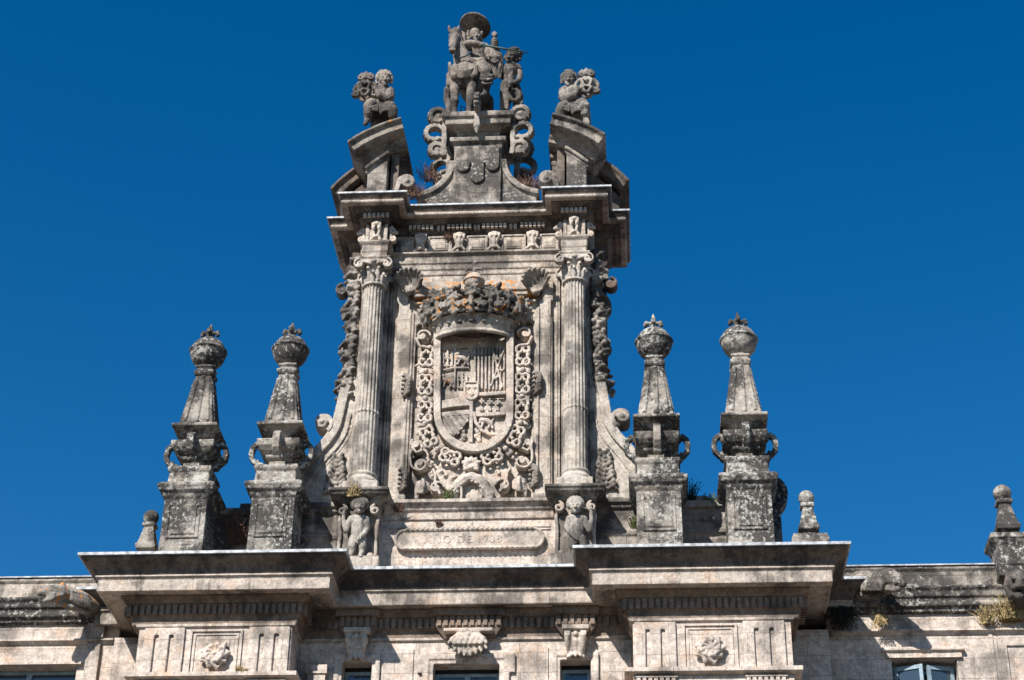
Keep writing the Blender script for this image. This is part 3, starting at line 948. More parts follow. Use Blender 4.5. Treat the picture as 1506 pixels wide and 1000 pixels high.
for a, b in ((-1.15, -.9), (-.1, .1), (.9, 1.15)): drow(a, b, -0.07)
for s in (-1, 1):
    drow(s*2.77-.38, s*2.77+.38, -0.80)
    drow(s*2.77-.33, s*2.77+.33, -0.72)
obj('dentil_course', dd, 'relief', GAB)
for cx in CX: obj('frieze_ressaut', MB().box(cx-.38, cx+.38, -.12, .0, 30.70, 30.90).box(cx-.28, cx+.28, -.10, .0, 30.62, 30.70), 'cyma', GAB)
for s in (-1, 1): obj('frieze_ressaut', MB().box(s*2.77-.36, s*2.77+.36, -.8, -.6, 30.64, 30.88), 'cyma', GAB)

# --- shells ----------------------------------------------------------
def shell(name, c, rx, rz, up, tilt=0.0, mat='relief'):
    """fan shell: ribs spread from the hinge, opening upwards (up=1) and leaning out"""
    b = MB()
    c = V(c)
    n = 9
    hinge = c+V((0, -.14, -rz*.8*up))
    b.ball(hinge, (rx*.32, .12, rz*.22), 10)
    for i in range(n):
        a = rad(90+(i-(n-1)/2)*22+tilt)
        e = c+V((rx*math.cos(a), -.40, up*rz*(math.sin(a)*0.95)))
        m = (hinge*.55+e*.45)+V((0, .17, 0))
        m2 = (hinge*.2+e*.8)+V((0, .12, 0))
        b.limb([(hinge, .05), (m, .042), (m2, .05), (e, .055)], 8)
    b.prism([(hinge.x-.1, hinge.z)]+[(c.x+rx*.95*math.cos(rad(90+(i-4)*22+tilt)), c.z+up*rz*.95*math.sin(rad(90+(i-4)*22+tilt))) for i in range(9)]+[(hinge.x+.1, hinge.z)], c.y-.05, c.y+.05)
    return sculpt(name, b, mat, GAB, 0.018, 0, ((0.1, 0.014),))
for q, px in ((-1, 603), (1, 789)):
    c = at(px, 421, -0.15)
    shell('scallop_shell', c, .37, .36, 1, -8*q*-1, 'wall_gable' if q > 0 else 'top')
for px, py in ((598, 567), (790, 563), (593, 706), (785, 700)):
    b = MB()
    c = at(px, py, -0.2)
    for i in range(6):
        f = (i-2.5)/2.5
        b.limb([(c+V((-.12*abs(f)+.05, -.02, f*.34)), .05), (c+V((.08, -.16+.08*abs(f), f*.22)), .06), (c+V((.12, -.05, f*.1)), .06)], 8)
    b.ball(c+V((.05, .08, 0)), (.13, .16, .36), 10)
    for i in range(5): b.ball(c+V((-.1, -.06, -.26+.13*i)), .05, 7)
    sculpt('side_shell', b, 'statue', GAB, 0.02, 1, ((0.1, 0.014),))

# --- inscribed cartouche ----------------------------------------------
ct = MB()
x0, x1, zc_, hh = -1.72, 1.80, 21.12, 0.235
ol = arc((x0+.12, zc_), hh, 90, 270, 12)+arc((x1-.12, zc_), hh, -90, 90, 12)
ct.prism(ol, -0.22, -0.08)
ringp = [V((p[0], -.22, p[1])) for p in [( (q[0]-0.04)*1.012+.04, zc_+(q[1]-zc_)*1.10) for q in ol]]
ct.tube(ringp+[ringp[0]], 0.045, 8)
n = 26
for i in range(n):
    xx = x0+.1+(x1-x0-.2)*(i+.5)/n
    ct.ball((xx, -.25, zc_+.27), (.06, .05, .035), 7, Matrix.Rotation(0.5, 3, 'Y'))
    ct.ball((xx, -.25, zc_-.27), (.062, .05, .035), 7)
cart = sculpt('inscription_cartouche', ct, 'relief', GAB, 0.018, 1, ((0.1, 0.008),))
fc = bpy.data.curves.new('inscription', 'FONT')
fc.body = 'AÑO DE 1738'
fc.size = 0.30
fc.space_character = 1.12
fc.align_x = 'CENTER'
fc.extrude = 0.007
fo = bpy.data.objects.new('inscription', fc)
C.objects.link(fo)
fo.rotation_euler = (rad(90), 0, 0)
fo.location = (-0.13, -0.225, zc_-0.105)
bpy.context.view_layer.update()
ime = bpy.data.meshes.new_from_object(fo.evaluated_get(bpy.context.evaluated_depsgraph_get()))
ime.transform(fo.matrix_world)
bpy.data.objects.remove(fo)
io = bpy.data.objects.new('inscription', ime)
ime.materials.clear()
ime.materials.append(M['relief'])
C.objects.link(io)
io.parent = cart
bpy.context.view_layer.update()
io.matrix_parent_inverse = cart.matrix_world.inverted()

# --- buttress volutes and fruit garlands ------------------------------
for s in (-1, 1):
    key = [(3.52, 25.95), (3.60, 25.4), (3.65, 25.05), (3.72, 24.55), (3.95, 24.12), (4.28, 23.72), (4.66, 23.12), (4.84, 22.70)]
    cv = []
    for i in range(len(key)-1):
        for f in (0, .34, .67): cv.append((s*(key[i][0]*(1-f)+key[i+1][0]*f), key[i][1]*(1-f)+key[i+1][1]*f))
    cv.append((s*key[-1][0], key[-1][1]))
    cv = [cv[0]]+[((cv[i-1][0]+2*cv[i][0]+cv[i+1][0])/4, (cv[i-1][1]+2*cv[i][1]+cv[i+1][1])/4) for i in range(1, len(cv)-1)]+[cv[-1]]
    bt = MB()
    bt.prism([(s*3.1, 25.95)]+cv+[(s*4.86, 22.25), (s*3.1, 22.25)], -0.05, 0.85)
    worn('buttress_volute', bt, 'column')
    bd = MB()
    bd.band([V((p[0]-s*.10, .22, p[1]-.06)) for p in cv], V((0, .76, 0)), .26)
    bd.band([V((p[0]-s*.38, -.02, p[1]-.24)) for p in cv[5:]], V((0, .16, 0)), .06)
    bd.band([V((p[0]-s*.48, -.0, p[1]-.30)) for p in cv[7:]], V((0, .14, 0)), .04)
    worn('volute_band', bd, 'column')
    rl = MB()
    c = at(481, 634, .12) if s < 0 else at(916, 617, .12)
    c = V((s*4.0, .12, 24.62))
    rl.band(spiral(c, .30, .05, rad(-60) if s < 0 else rad(240), -s*1.6, n=40), V((0, .62, 0)), .11)
    rl.ball(c+V((0, -.26, 0)), (.10, .12, .10), 10)
    rl.ball(c+V((0, .0, 0)), (.22, .26, .22), 12)
    worn('rolled_scroll', rl, 'column')
    lf = MB()
    for i in range(9):
        z = 22.5+.13*i
        xx = s*(3.52+.02*math.sin(i*2.1))
        for q in (-1, 1):
            lf.limb([(V((xx, -.06, z)), .05), (V((xx+q*(.22-.014*i), -.15, z+.10)), .06), (V((xx+q*(.30-.020*i), -.10, z+.02+.03*(i % 2))), .05)], 7)
        lf.ball((xx+.03*math.sin(i*1.7), -.12, z+.04), .065, 7)
    sculpt('acanthus_panel', lf, 'top', GAB, 0.02, 1, ((0.1, 0.014),))
    # garland down the flank of the wall
    ga = MB()
    random.seed(11+s)
    z = 25.5
    while z < 29.95:
        wd_ = .26+.06*math.sin(z*5.2)+(.06 if z < 26.2 else 0)-(.06 if z > 29.3 else 0)
        for k in range(9):
            u = random.uniform(0, 1)
            ga.ball((s*(3.26+wd_*u*1.35), -.02+.32*u*random.uniform(.3, 1)-random.uniform(0, .14), z+random.uniform(-.08, .08)), (random.uniform(.06, .11), random.uniform(.07, .12), random.uniform(.05, .10)), 8)
        for q in ((0, 1) if int(z*6.7) % 3 == 0 else ()):
            x0_ = 3.28+random.uniform(0, .1)
            ga.limb([(V((s*x0_, -.06, z)), .05), (V((s*(x0_+.16), -.16, z+.10)), .06), (V((s*(x0_+.32*wd_/.3), -.02, z+.06*q-.02)), .045)], 7)
        z += .15
    ga.box(s*3.2, s*3.5, .0, .5, 25.5, 29.9)
    sculpt('fruit_garland', ga, 'statue_pale' if s < 0 else 'top', GAB, 0.024, 1, ((0.12, 0.02),))  # sunlit left side given paler stone, shaded right side darker
    for zz, xx, r in ((28.88, 3.74, .21), (28.2, 3.62, .13), (29.55, 3.52, .15)):
        kb = MB()
        kb.band(spiral((s*xx, .14, zz), r, .04, math.pi/2, -s*1.5, n=26), V((0, .34, 0)), .07)
        kb.ball((s*xx, .14, zz), (r*.75, .18, r*.75), 10)
        sculpt('side_volute', kb, 'statue' if s < 0 else 'shade_side', GAB, 0.022, 1, ((0.1, 0.012),))  # right side uses the stone with shade painted in

# --- broken curved pediment ------------------------------------------
PR, PXC, PZC = 3.93, 1.14, 30.15
def pediment(s, a0, a1, yo, mat, name):
    """a0..a1 = angle from the vertical in degrees; yo = depth shift"""
    sec = [(-1.24, 0.0), (-1.24, -.07), (-1.17, -.11), (-1.12, -.14), (-1.12, -.33), (-1.08, -.35), (-0.70, -.37), (-.68, -.46), (-.62, -.48), (-.60, -.60), (0.9, -.60), (0.9, 0.0)]
    n = 16
    vs = []
    for i in range(n+1):
        a = rad(a0+(a1-a0)*i/n)
        for y, dr in sec:
            r = PR+dr
            vs.append((s*(PXC+r*math.sin(a)), y+yo, PZC+r*math.cos(a)))
    k = len(sec)
    fs = [[j for j in range(k)], [n*k+j for j in range(k-1, -1, -1)]]
    for i in range(n):
        for j in range(k):
            fs.append([i*k+j, i*k+(j+1) % k, i*k+k+(j+1) % k, i*k+k+j])
    return worn(name, MB().add(vs, fs), mat, vox=0.026)
for s in (-1, 1):
    pediment(s, 15.4, 40.6, 0.0, 'top_orange' if s < 0 else 'top', 'curved_pediment')
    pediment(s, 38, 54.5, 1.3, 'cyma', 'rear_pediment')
    tp = MB()
    def top(a, dr): return (s*(PXC+(PR+dr)*math.sin(rad(a))), PZC+(PR+dr)*math.cos(rad(a)))
    tp.prism([top(16, -.55), top(22, -.55), top(28, -.55), top(34, -.55), top(40, -.55), (s*3.3, 31.28), (s*2.3, 31.28)], 0.1, 0.9)
    tp.prism([top(38, -.5), top(45, -.5), top(52, -.5), top(58, -.5), (s*4.0, 31.28), (s*3.0, 31.28)], 0.3, 1.7)
    worn('tympanum', tp, 'shade_side')  # shade under the arc is put into this dark colour
    di = MB()
    di.prism([(s*2.56, 31.28), (s*3.12, 31.28), (s*3.12, 32.52), (s*2.84, 32.78), (s*2.56, 32.96)], -.74, .2)
    arcp = [V((s*(2.52+.66*f), -.74, 32.98-.46*f-.10*f*f+.02)) for f in [i/8 for i in range(9)]]
    di.band(arcp, V((0, .24, 0)), .10)
    di.band([p+V((0, .04, -.11)) for p in arcp], V((0, .14, 0)), .06)
    worn('pediment_die', di, 'top', vox=0.024, a=0.01)
    inn = MB()
    inn.box(s*2.28, s*2.5, -.45, .6, 31.28, 33.2).box(s*2.12, s*2.4, -.1, .6, 31.28, 33.1).box(s*2.06, s*2.4, -.18, .6, 33.1, 33.24).box(s*2.10, s*2.4, -.14, .6, 32.9, 33.0)
    worn('pediment_return', inn, 'cyma')
    rl = MB()
    c = V((s*1.98, -.42, 32.06))
    rl.band(spiral(c, .26, .06, rad(0 if s > 0 else 180), s*1.35, n=36), V((0, .5, 0)), .12)
    rl.ball(c+V((0, -.2, 0)), (.10, .12, .10), 10)
    rl.band([c+V((s*.24, 0, 0)), c+V((s*.30, 0, -.3)), c+V((s*.24, 0, -.7))], V((0, .5, 0)), .14)
    rl.ball(c+V((s*.02, .06, 0)), (.18, .18, .18), 10)
    worn('rolled_scroll', rl, 'top')

# --- pedestal of the rider -------------------------------------------
pd = MB()
pd.box(-0.70, 0.68, -.42, 1.2, 31.26, 33.42)
pd.stack(-.01, .4, [(.70, .82, 33.38), (.72, .85, 33.50), (.80, .94, 33.54), (.82, .96, 33.66), (.70, .82, 33.70), (.62, .74, 33.78), (.62, .74, 33.96), (.72, .84, 34.02), (.93, 1.03, 34.06), (.95, 1.05, 34.10), (.95, 1.05, 34.24), (1.0, 1.08, 34.26), (1.06, 1.14, 34.30), (1.06, 1.14, 34.46)])
worn('statue_pedestal', pd, 'top')
ap = MB()
ap.prism([(-.62, 32.2), (-.62, 33.4), (.60, 33.4), (.60, 32.2)][::1], -.49, -.40) if False else None
lob = [(-.62, 33.38), (-.62, 32.70)]+arc((-.42, 32.68), .19, 180, 360, 8)+[(-.23, 32.78)]+[(-.17, 32.78), (-.17, 32.30)]+arc((0.0, 32.28), .19, 180, 360, 8)+[(.19, 32.78), (.24, 32.78)]+arc((.43, 32.68), .19, 180, 360, 8)+[(.62, 33.38)]
ap.prism(lob, -.50, -.40)
worn('lobed_apron', ap, 'top', vox=0.022, a=0.008)
for s in (-1, 1):
    sd = MB()
    q = arc((s*1.86, 32.9), 1.18, 180 if s > 0 else 0, 262 if s > 0 else -82, 14)
    q = [(p[0], p[1]) for p in q]
    sd.prism(q+[(q[-1][0], 31.26), (s*.66, 31.26)], -.30, .5)
    sd.band([V((p[0]+s*.06, .0, p[1]+.06)) for p in q], V((0, .80, 0)), .17)
    worn('concave_flank', sd, 'top')
def s_bracket(base, d, wd=.26, rows=3):
    """S-shaped scroll bracket standing out from base in horizontal direction d"""
    d = V(d).normalized()
    z = V((0, 0, 1))
    side = d.cross(z)
    base = V(base)
    b = MB()
    def W(u, h): return base+d*u+z*h
    cs = ((.20, .22, .24, 215, -120), (.27, -.42, .27, 170, -125), (.20, -1.0, .20, 165, -110))
    for cu, ch, r, a0, a1 in cs[:rows]:
        n = 18
        pts = []
        for i in range(n+1):
            a = rad(a0+(a1-a0)*i/n)
            q = r*(1.0 if i < 12 else 1.0-.05*(i-12))
            pts.append(W(cu+q*math.cos(a), ch+q*math.sin(a)))
        b.band(pts, side*wd, .13)
        b.ball(pts[-1], .10, 8)
        if r != .27: b.ball(W(cu, ch), .12, 10).tube([W(cu, ch)-side*.06, W(cu, ch)+side*.06], r*.85, 12)
        if True:
            for i in range(9):
                a = rad(130-i*23)
                for k in (-1, 0, 1): b.ball(W(cu+(r+.05)*math.cos(a), ch+(r+.05)*math.sin(a))+side*(wd*.29*k), .05, 7)
    if rows == 3: b.band([W(.0, .05), W(.02, -.3), W(.0, -.6), W(.02, -.9), W(-.02, -1.2)], side*.24, .14)
    else: b.band([W(.02, .1), W(.06, -.3), W(.05, -.6)], side*.16, .12).limb([(W(.06, -.5), .12), (W(.05, -.72), .04)], 8)
    return sculpt('scroll_bracket', b, 'top', GAB, 0.02, 1, ((0.1, 0.012),))
s_bracket((-1.0, -.35, 34.30), (-1, -.15, 0))
s_bracket((1.0, -.35, 34.30), (1, -.15, 0))
s_bracket((-.02, -.70, 34.38), (0, -1, 0), .15, 1)
s_bracket((1.0, 1.2, 34.30), (1, .3, 0))
s_bracket((-1.0, 1.2, 34.30), (-1, .3, 0))
# ================================================================ coat of arms
COA = thing('coat_of_arms', (0, -0.1, 22.3), 'large carved royal coat of arms under a heavy crown, fixed between the two columns', 'coat of arms')
def A(px, py, d=0.0): return at(px, py, -0.06+d)
# shield: outline in photo pixels, straight sides and a round foot
def shield_outline(x0, x1, yt, yb, n=18):
    c = (x0+x1)/2
    hw = (x1-x0)/2
    ys = yb-hw*0.98
    pts = [(x0, yt), (x0, ys)]
    for i in range(1, n):
        a = math.pi+math.pi*i/n
        pts.append((c+hw*math.cos(a), ys-hw*0.98*math.sin(a)))
    pts += [(x1, ys), (x1, yt)]
    return pts
def slab(mb, pts, d0, d1):
    """polygon given in pixels, real slab from depth d1 (back) to d0 (front)"""
    f = [A(x, y, d0) for x, y in pts]
    mb.prism([(p.x, p.z) for p in f], -0.06+d0, -0.06+d1)
    return mb
outer = shield_outline(637.5, 755.5, 490, 664)
inner = shield_outline(648, 744.5, 490, 652)
sh = MB()
slab(sh, outer, -0.12, 0.1)
SHD = sculpt('shield', sh, 'relief', COA, 0.02, 0, ((0.3, 0.008),), False)
rim = MB()
io = [A(x, y, -0.34) for x, y in outer]
ii = [A(x, y, -0.34) for x, y in inner]
ib = [A(x, y, -0.34)+V((0, .30, 0)) for x, y in inner]
ob = [p+V((0, .34, 0)) for p in io]
k = len(io)
vs = io+ii+ib+ob
fs = []
for i in range(k-1):
    fs += [[i, i+1, k+i+1, k+i], [k+i, k+i+1, 2*k+i+1, 2*k+i], [3*k+i, 3*k+i+1, i+1, i], [2*k+i, 2*k+i+1, 3*k+i+1, 3*k+i]]
fs += [[0, k, 2*k, 3*k], [k-1, 2*k-1, 3*k-1, 4*k-1][::-1]]
rim.add(vs, fs)
sculpt('rim', rim, 'relief', SHD, 0.02, 1, ((0.3, 0.008),), False)
D = -0.17
def ln(mb, pts, wpx, d=D, r=None):
    mb.tube([A(x, y, d) for x, y in pts], r or wpx/84.0, 8)
def dot(mb, x, y, rpx, d=D, ry=None): mb.ball(A(x, y, d), (rpx/55, ry or rpx/75, rpx/55), 8)
# quarter of castles and lions
qa = MB()
ln(qa, [(670, 512), (669, 560), (668.5, 572)], 2.6)
ln(qa, [(649, 545), (668, 541), (690, 541)], 2.6)
ln(qa, [(649, 514), (690, 511)], 1.6)
def castle(x, y, w, h):
    ln(qa, [(x-w/2, y), (x+w/2, y)], 2)
    ln(qa, [(x-w/2, y-h*.5), (x+w/2, y-h*.5)], 2)
    for k in (-1, 0, 1):
        ln(qa, [(x+k*w*.4, y), (x+k*w*.4, y-h*(.85 if k else 1.05))], 2.4)
    for k in range(4): dot(qa, x-w*.45+k*w*.3, y-h*.72, .9)
castle(658.5, 538, 16, 22)
castle(680, 570, 16, 22)
def lion(x, y, s):
    qa.limb([(A(x-5*s, y-1*s, D), .05*s), (A(x+1*s, y+0*s, D), .06*s), (A(x+5*s, y+3*s, D), .05*s)], 7)
    dot(qa, x-5*s, y-5*s, 2.6*s, D-.03)
    for dx, dy, ex, ey in ((-4, 0, -8, 3), (-3, 2, -5, 7), (4, 3, 2, 8), (5, 3, 7, 8)):
        ln(qa, [(x+dx*s, y+dy*s), (x+ex*s, y+ey*s)], 2.2*s)
    ln(qa, [(x+5*s, y+2*s), (x+8*s, y-3*s), (x+5*s, y-7*s), (x+8*s, y-8*s)], 1.6*s)
lion(680, 527, 1.35)
lion(658.5, 560, 1.35)
sculpt('castle_and_lion_quarter', qa, 'relief_spots', SHD, 0.013, 1, ((0.06, 0.008),))
# vertical pales and saltire with eagles
qb = MB()
for i in range(9):
    x = 697+i*5.35
    slab(qb, [(x, 509), (x+2.9, 509), (x+2.6, 571+i*.3), (x-.3, 571+i*.3)], D-.03, D+.06)
ln(qb, [(724, 512), (739, 570)], 2.2, D-.05)
ln(qb, [(742, 512), (722, 568)], 2.2, D-.05)
for cx, cy in ((732, 528), (729, 556), (738, 545)):
    dot(qb, cx, cy, 2.6, D-.05)
    ln(qb, [(cx-4, cy-2), (cx, cy+1), (cx+4, cy-3)], 1.8, D-.06)
sculpt('pales_quarter', qb, 'relief', SHD, 0.013, 0, ((0.06, 0.006),), False)
# bands
qc = MB()
def bandc(x0, x1, y, h, sag, d=-.09):
    top = [(x0+(x1-x0)*i/8, y-sag*math.sin(math.pi*(i/8)*.5 if x0 < 690 else math.pi*(.5+.5*i/8))) for i in range(9)]
    slab(qc, top+[(p[0], p[1]+h) for p in top[::-1]], D+d, D+.06)
bandc(648, 692, 589, 12, 5)
bandc(648, 692, 606.5, 7, 4)
bandc(701, 744, 574, 5, -3)
bandc(701, 744, 604, 5, -3)
slab(qc, [(690.5, 575), (696, 575), (695, 650), (690, 650)], D-.09, D+.06)
for i in range(3):
    x = 706+i*11.5
    slab(qc, [(x, 577), (x+5, 577.6), (x+5, 582), (x, 581.5)], D-.03, D+.06)
    slab(qc, [(x, 598), (x+5, 598.6), (x+5, 604), (x, 603.5)], D-.03, D+.06)
sculpt('bands', qc, 'relief', SHD, 0.013, 0, ((0.06, 0.006),), False)
def fleur(mb, x, y, s, d=D-.02):
    ln(mb, [(x, y-4*s), (x, y+4*s)], 1.8*s, d)
    for k in (-1, 1): ln(mb, [(x, y+1*s), (x+k*3*s, y-1.5*s), (x+k*3.6*s, y+1*s)], 1.5*s, d)
    ln(mb, [(x-2*s, y+1.6*s), (x+2*s, y+1.6*s)], 1.3*s, d)
qd = MB()
for i in range(3): fleur(qd, 708.5+i*12, 590+i*.6, 1.15)
slab(qd, [(703, 583.5), (741, 585.5), (741, 586.7), (703, 584.7)], D-.02, D+.06)
sculpt('fleur_band', qd, 'relief', SHD, 0.015, 0, ((0.06, 0.005),))
# lower left: diagonal bends in a rounded field; lower right: rampant lion in a rounded field
qe = MB()
fld = [(649, 612), (686, 606)]+[(690-1.2*i-.25*i*i*.35, 612+3.2*i) for i in range(9)]+[(668, 641.5), (657, 634), (650, 623)]
slab(qe, fld, D-.07, D+.06)
for i in range(4):
    slab(qe, [(652+8*i, 611.5-i), (656.5+8*i, 611-i), (672+6*i, 637-6.4*i), (668.5+6*i, 640-6.4*i)], D-.11, D+.04)
sculpt('bends_field', qe, 'relief', SHD, 0.013, 0, ((0.06, 0.005),), False)
qf = MB()
ln(qf, [(697, 606), (700, 622), (709, 634), (722, 640), (733, 639)], 4.2, D-.05)
qa = qf
lion(715, 619, 1.45)
sculpt('lion_field', qf, 'relief', SHD, 0.013, 1, ((0.06, 0.008),))
qg = MB()
for k, cx in ((-1, 684), (1, 701)):
    for i in range(6):
        dot(qg, cx+k*(i % 3)*2.4-1, 632+i*3.2, 2.8+(i % 2))
        ln(qg, [(cx, 634+i*2.6), (cx+k*6, 637+i*2.2)], 1.8)
sculpt('foot_ornament', qg, 'relief', SHD, 0.013, 1, ((0.06, 0.008),))
# escutcheon with three lilies
es = MB()
slab(es, shield_outline(683, 703.5, 562, 588, 10), D-.08, D+.06)
eo = [A(x, y, D-.09) for x, y in shield_outline(683.5, 703, 562.5, 587.5, 10)]
es.tube(eo+[eo[0]], .035, 8)
for cx, cy in ((688.5, 569), (698, 569), (693.3, 579.5)): fleur(es, cx, cy, .75, D-.10)
sculpt('escutcheon', es, 'relief', SHD, 0.014, 0, ((0.06, 0.004),))

# chain collar of the order round the shield
def fire_steel(cx, cy, ang):
    """double B-shaped link with curled ends"""
    b = MB()
    ca, sa = math.cos(rad(ang)), math.sin(rad(ang))
    def W(u, v, d=-.22): return A(cx+u*ca-v*sa, cy+u*sa+v*ca, d)
    for q in (-1, 1):
        for p in (-1, 1):
            b.tube([W(0, q*12.5+0), W(p*5, q*14.5), W(p*9.2, q*12), W(p*9.6, q*7), W(p*6.8, q*3.6), W(p*7.4, 0)], .05, 8)
            b.tube([W(p*.8, q*12.5), W(p*1.2, q*8.5), W(p*2.8, q*6.2)], .034, 8)
            b.ball(W(p*3.2, q*5.2, -.24), .05, 8)
    b.tube([W(-7.4, 2), W(-7.4, -2)], .06, 8)
    b.tube([W(7.4, 2), W(7.4, -2)], .06, 8)
    return sculpt('collar_link', b, 'relief', COA, 0.014, 0, ((0.06, 0.006),))
def flint(cx, cy, ang, s=1.0):
    b = MB()
    ca, sa = math.cos(rad(ang)), math.sin(rad(ang))
    def W(u, v, d=-.17): return A(cx+(u*ca-v*sa)*s, cy+(u*sa+v*ca)*s, d)
    b.ball(W(0, 0, -.21), (.085*s, .10, .085*s), 6)
    for q in (-1, 1):
        for v in (-3.2, 0, 3.2):
            b.limb([(W(q*2.5, v*.4), .045*s), (W(q*7, v*.9), .05*s), (W(q*10.5, v*1.25), .026*s)], 7)
    return sculpt('flint_stone', b, 'relief', COA, 0.016, 1, ((0.06, 0.008),))
links = [(627, 524, 2), (625.8, 566, 2), (625, 605.5, 3), (630.5, 643, -22), (662, 672, -70), (769, 523, -1), (768.5, 564, -1), (767.5, 602, -2), (758.5, 641, 22), (723.5, 671, 68)]
for cx, cy, a in links: fire_steel(cx, cy, a)
for cx, cy, a in ((626, 545.5, 0), (625.3, 586, 0), (624.5, 624, 5), (643, 661, -48), (769, 544, 0), (768, 583.5, 0), (765.5, 621.5, -5), (744, 660, 48)): flint(cx, cy, a)

# base plate of the carving: scrolled strapwork behind the shield
bp = MB()
slab(bp, [(617, 500), (777, 496), (775, 660), (766, 690), (750, 720), (735, 733), (655, 735), (640, 722), (625, 692), (616, 660)], .035, .12)
slab(bp, [(637, 700), (650, 676), (690, 690), (735, 672), (752, 700), (745, 712), (735, 733), (655, 735), (645, 715)], -.08, .1)
random.seed(31)
for i in range(90):
    side_ = random.choice((-1, 1))
    if random.random() < .8: px_, py_ = 696+side_*random.uniform(62, 81), random.uniform(515, 660)
    else: px_, py_ = 694+side_*random.uniform(14, 66), random.uniform(668, 706)
    a_ = random.uniform(0, 6.28)
    r_ = random.uniform(3.2, 5.5)
    pts_ = [A(px_+r_*(1-.11*j)*math.cos(a_+.75*j), py_+r_*(1-.11*j)*math.sin(a_+.75*j), -.05-.012*j) for j in range(7)]
    bp.tube(pts_, .036, 7).ball(pts_[-1], .045, 7)
sculpt('strapwork_plate', bp, 'relief', COA, 0.018, 0, ((0.2, 0.01),))
def px_scroll(cx, cy, r, a0, turns, d, wide=.26, th=.055, mat='relief', name='scroll', tail=None):
    b = MB()
    c = A(cx, cy, d)
    b.band(spiral(c, r/54, .03, rad(a0), turns, n=36), V((0, wide, 0)), th)
    b.ball(c, (r/54*.30, wide*.55, r/54*.30), 9)
    b.ball(c+V((0, wide*.3, 0)), (r/54*.8, wide*.35, r/54*.8), 10)
    if tail: b.band([A(x, y, d) for x, y in tail], V((0, wide, 0)), th*1.3)
    return sculpt(name, b, mat, COA, 0.018, 1, ((0.08, 0.008),))
px_scroll(619, 684, 14.5, 170, 1.7, -.12, tail=[(604, 682), (603, 672), (606, 664)])
px_scroll(768, 680, 14.5, 10, -1.7, -.12, tail=[(783, 678), (783, 668), (781, 660)])
px_scroll(642, 720, 12, 0, 1.6, -.12, tail=[(648, 730), (640, 712), (641, 700), (637, 692)])
px_scroll(741, 716, 12, 180, -1.6, -.12, tail=[(735, 726), (745, 708), (746, 698), (751, 690)])
px_scroll(612, 655, 8, 120, 1.4, -.1, tail=[(606, 660), (613, 668), (622, 664)])
px_scroll(777, 652, 8, 60, -1.4, -.1, tail=[(783, 657), (776, 665), (768, 661)])
px_scroll(622, 497, 12, 0, 1.7, -.16, tail=[(612, 500), (618, 512), (634, 514)])
px_scroll(773, 493, 12, 180, -1.7, -.16, tail=[(783, 497), (777, 509), (762, 511)])
for cx, cy, k in ((621, 716, -1), (764, 712, 1)):
    b = MB()
    for i in range(5):
        b.limb([(A(cx-k*9, cy-4+i*2.4, -.12), .04), (A(cx-k*1, cy-8+i*4, -.22), .055), (A(cx+k*7, cy-6+i*3.6, -.14), .045)], 8)
    b.tube([A(cx-k*1, cy-11, -.26), A(cx-k*1.5, cy, -.32), A(cx-k*0, cy+10, -.26)], .055, 8)
    b.ball(A(cx, cy, -.12), (.17, .14, .18), 10)
    b.limb([(A(cx+k*8, cy-2, -.1), .05), (A(cx+k*9, cy+9, -.1), .05), (A(cx+k*8, cy+17, -.08), .06)], 8)
    sculpt('tied_drapery', b, 'relief', COA, 0.018, 1, ((0.08, 0.012),))
# flaming flint above the fleece
b = MB()
for i in range(5):
    a = -90+(i-2)*34
    e = (693+15*math.cos(rad(a)), 684+14*math.sin(rad(a)))
    b.limb([(A(693, 686, -.14), .07), (A(.5*693+.5*e[0], .5*686+.5*e[1], -.22), .085), (A(e[0], e[1], -.14), .04)], 8)
for k in (-1, 1):
    for i in range(3):
        b.limb([(A(693, 688, -.2), .06), (A(693+k*(7+i), 682+4*i, -.24), .06), (A(693+k*(12-i), 680+6*i, -.15), .035)], 8)
    b.limb([(A(693, 692, -.14), .06), (A(693+k*7, 700, -.14), .06), (A(693+k*12, 702, -.12), .04)], 8)
b.ball(A(693, 687, -.24), .08, 8)
sculpt('flaming_flint', b, 'relief', COA, 0.017, 1, ((0.08, 0.012),))
# hanging fleece of the lamb
b = MB()
arcp = [(667, 733), (668, 722), (674, 712), (683, 705), (694, 702.5), (705, 706), (713, 714), (717, 724), (719, 733)]
b.limb([(A(x, y, -.16), .12+.03*math.sin(math.pi*i/8)) for i, (x, y) in enumerate(arcp)], 10)
random.seed(5)
for i in range(120):
    f = random.random()*8
    j = min(7, int(f))
    f -= j
    x = arcp[j][0]*(1-f)+arcp[j+1][0]*f+random.uniform(-5, 5)
    y = arcp[j][1]*(1-f)+arcp[j+1][1]*f+random.uniform(-5, 5)
    b.ball(A(x, y, -.27+random.uniform(0, .05)), .035, 6)
for x, y0_, y1_ in ((678, 716, 734), (707, 718, 734)):
    b.limb([(A(x, y0_, -.2), .05), (A(x+1, y1_-6, -.2), .035), (A(x, y1_, -.2), .045)], 8)
b.limb([(A(720, 718, -.2), .05), (A(725, 726, -.22), .06), (A(723, 734, -.2), .05)], 8)
for i in range(4): b.ball(A(665-i*2.2, 722+4*i, -.2), .07, 8)
sculpt('fleece', b, 'relief', COA, 0.017, 1, ((0.06, 0.01),))

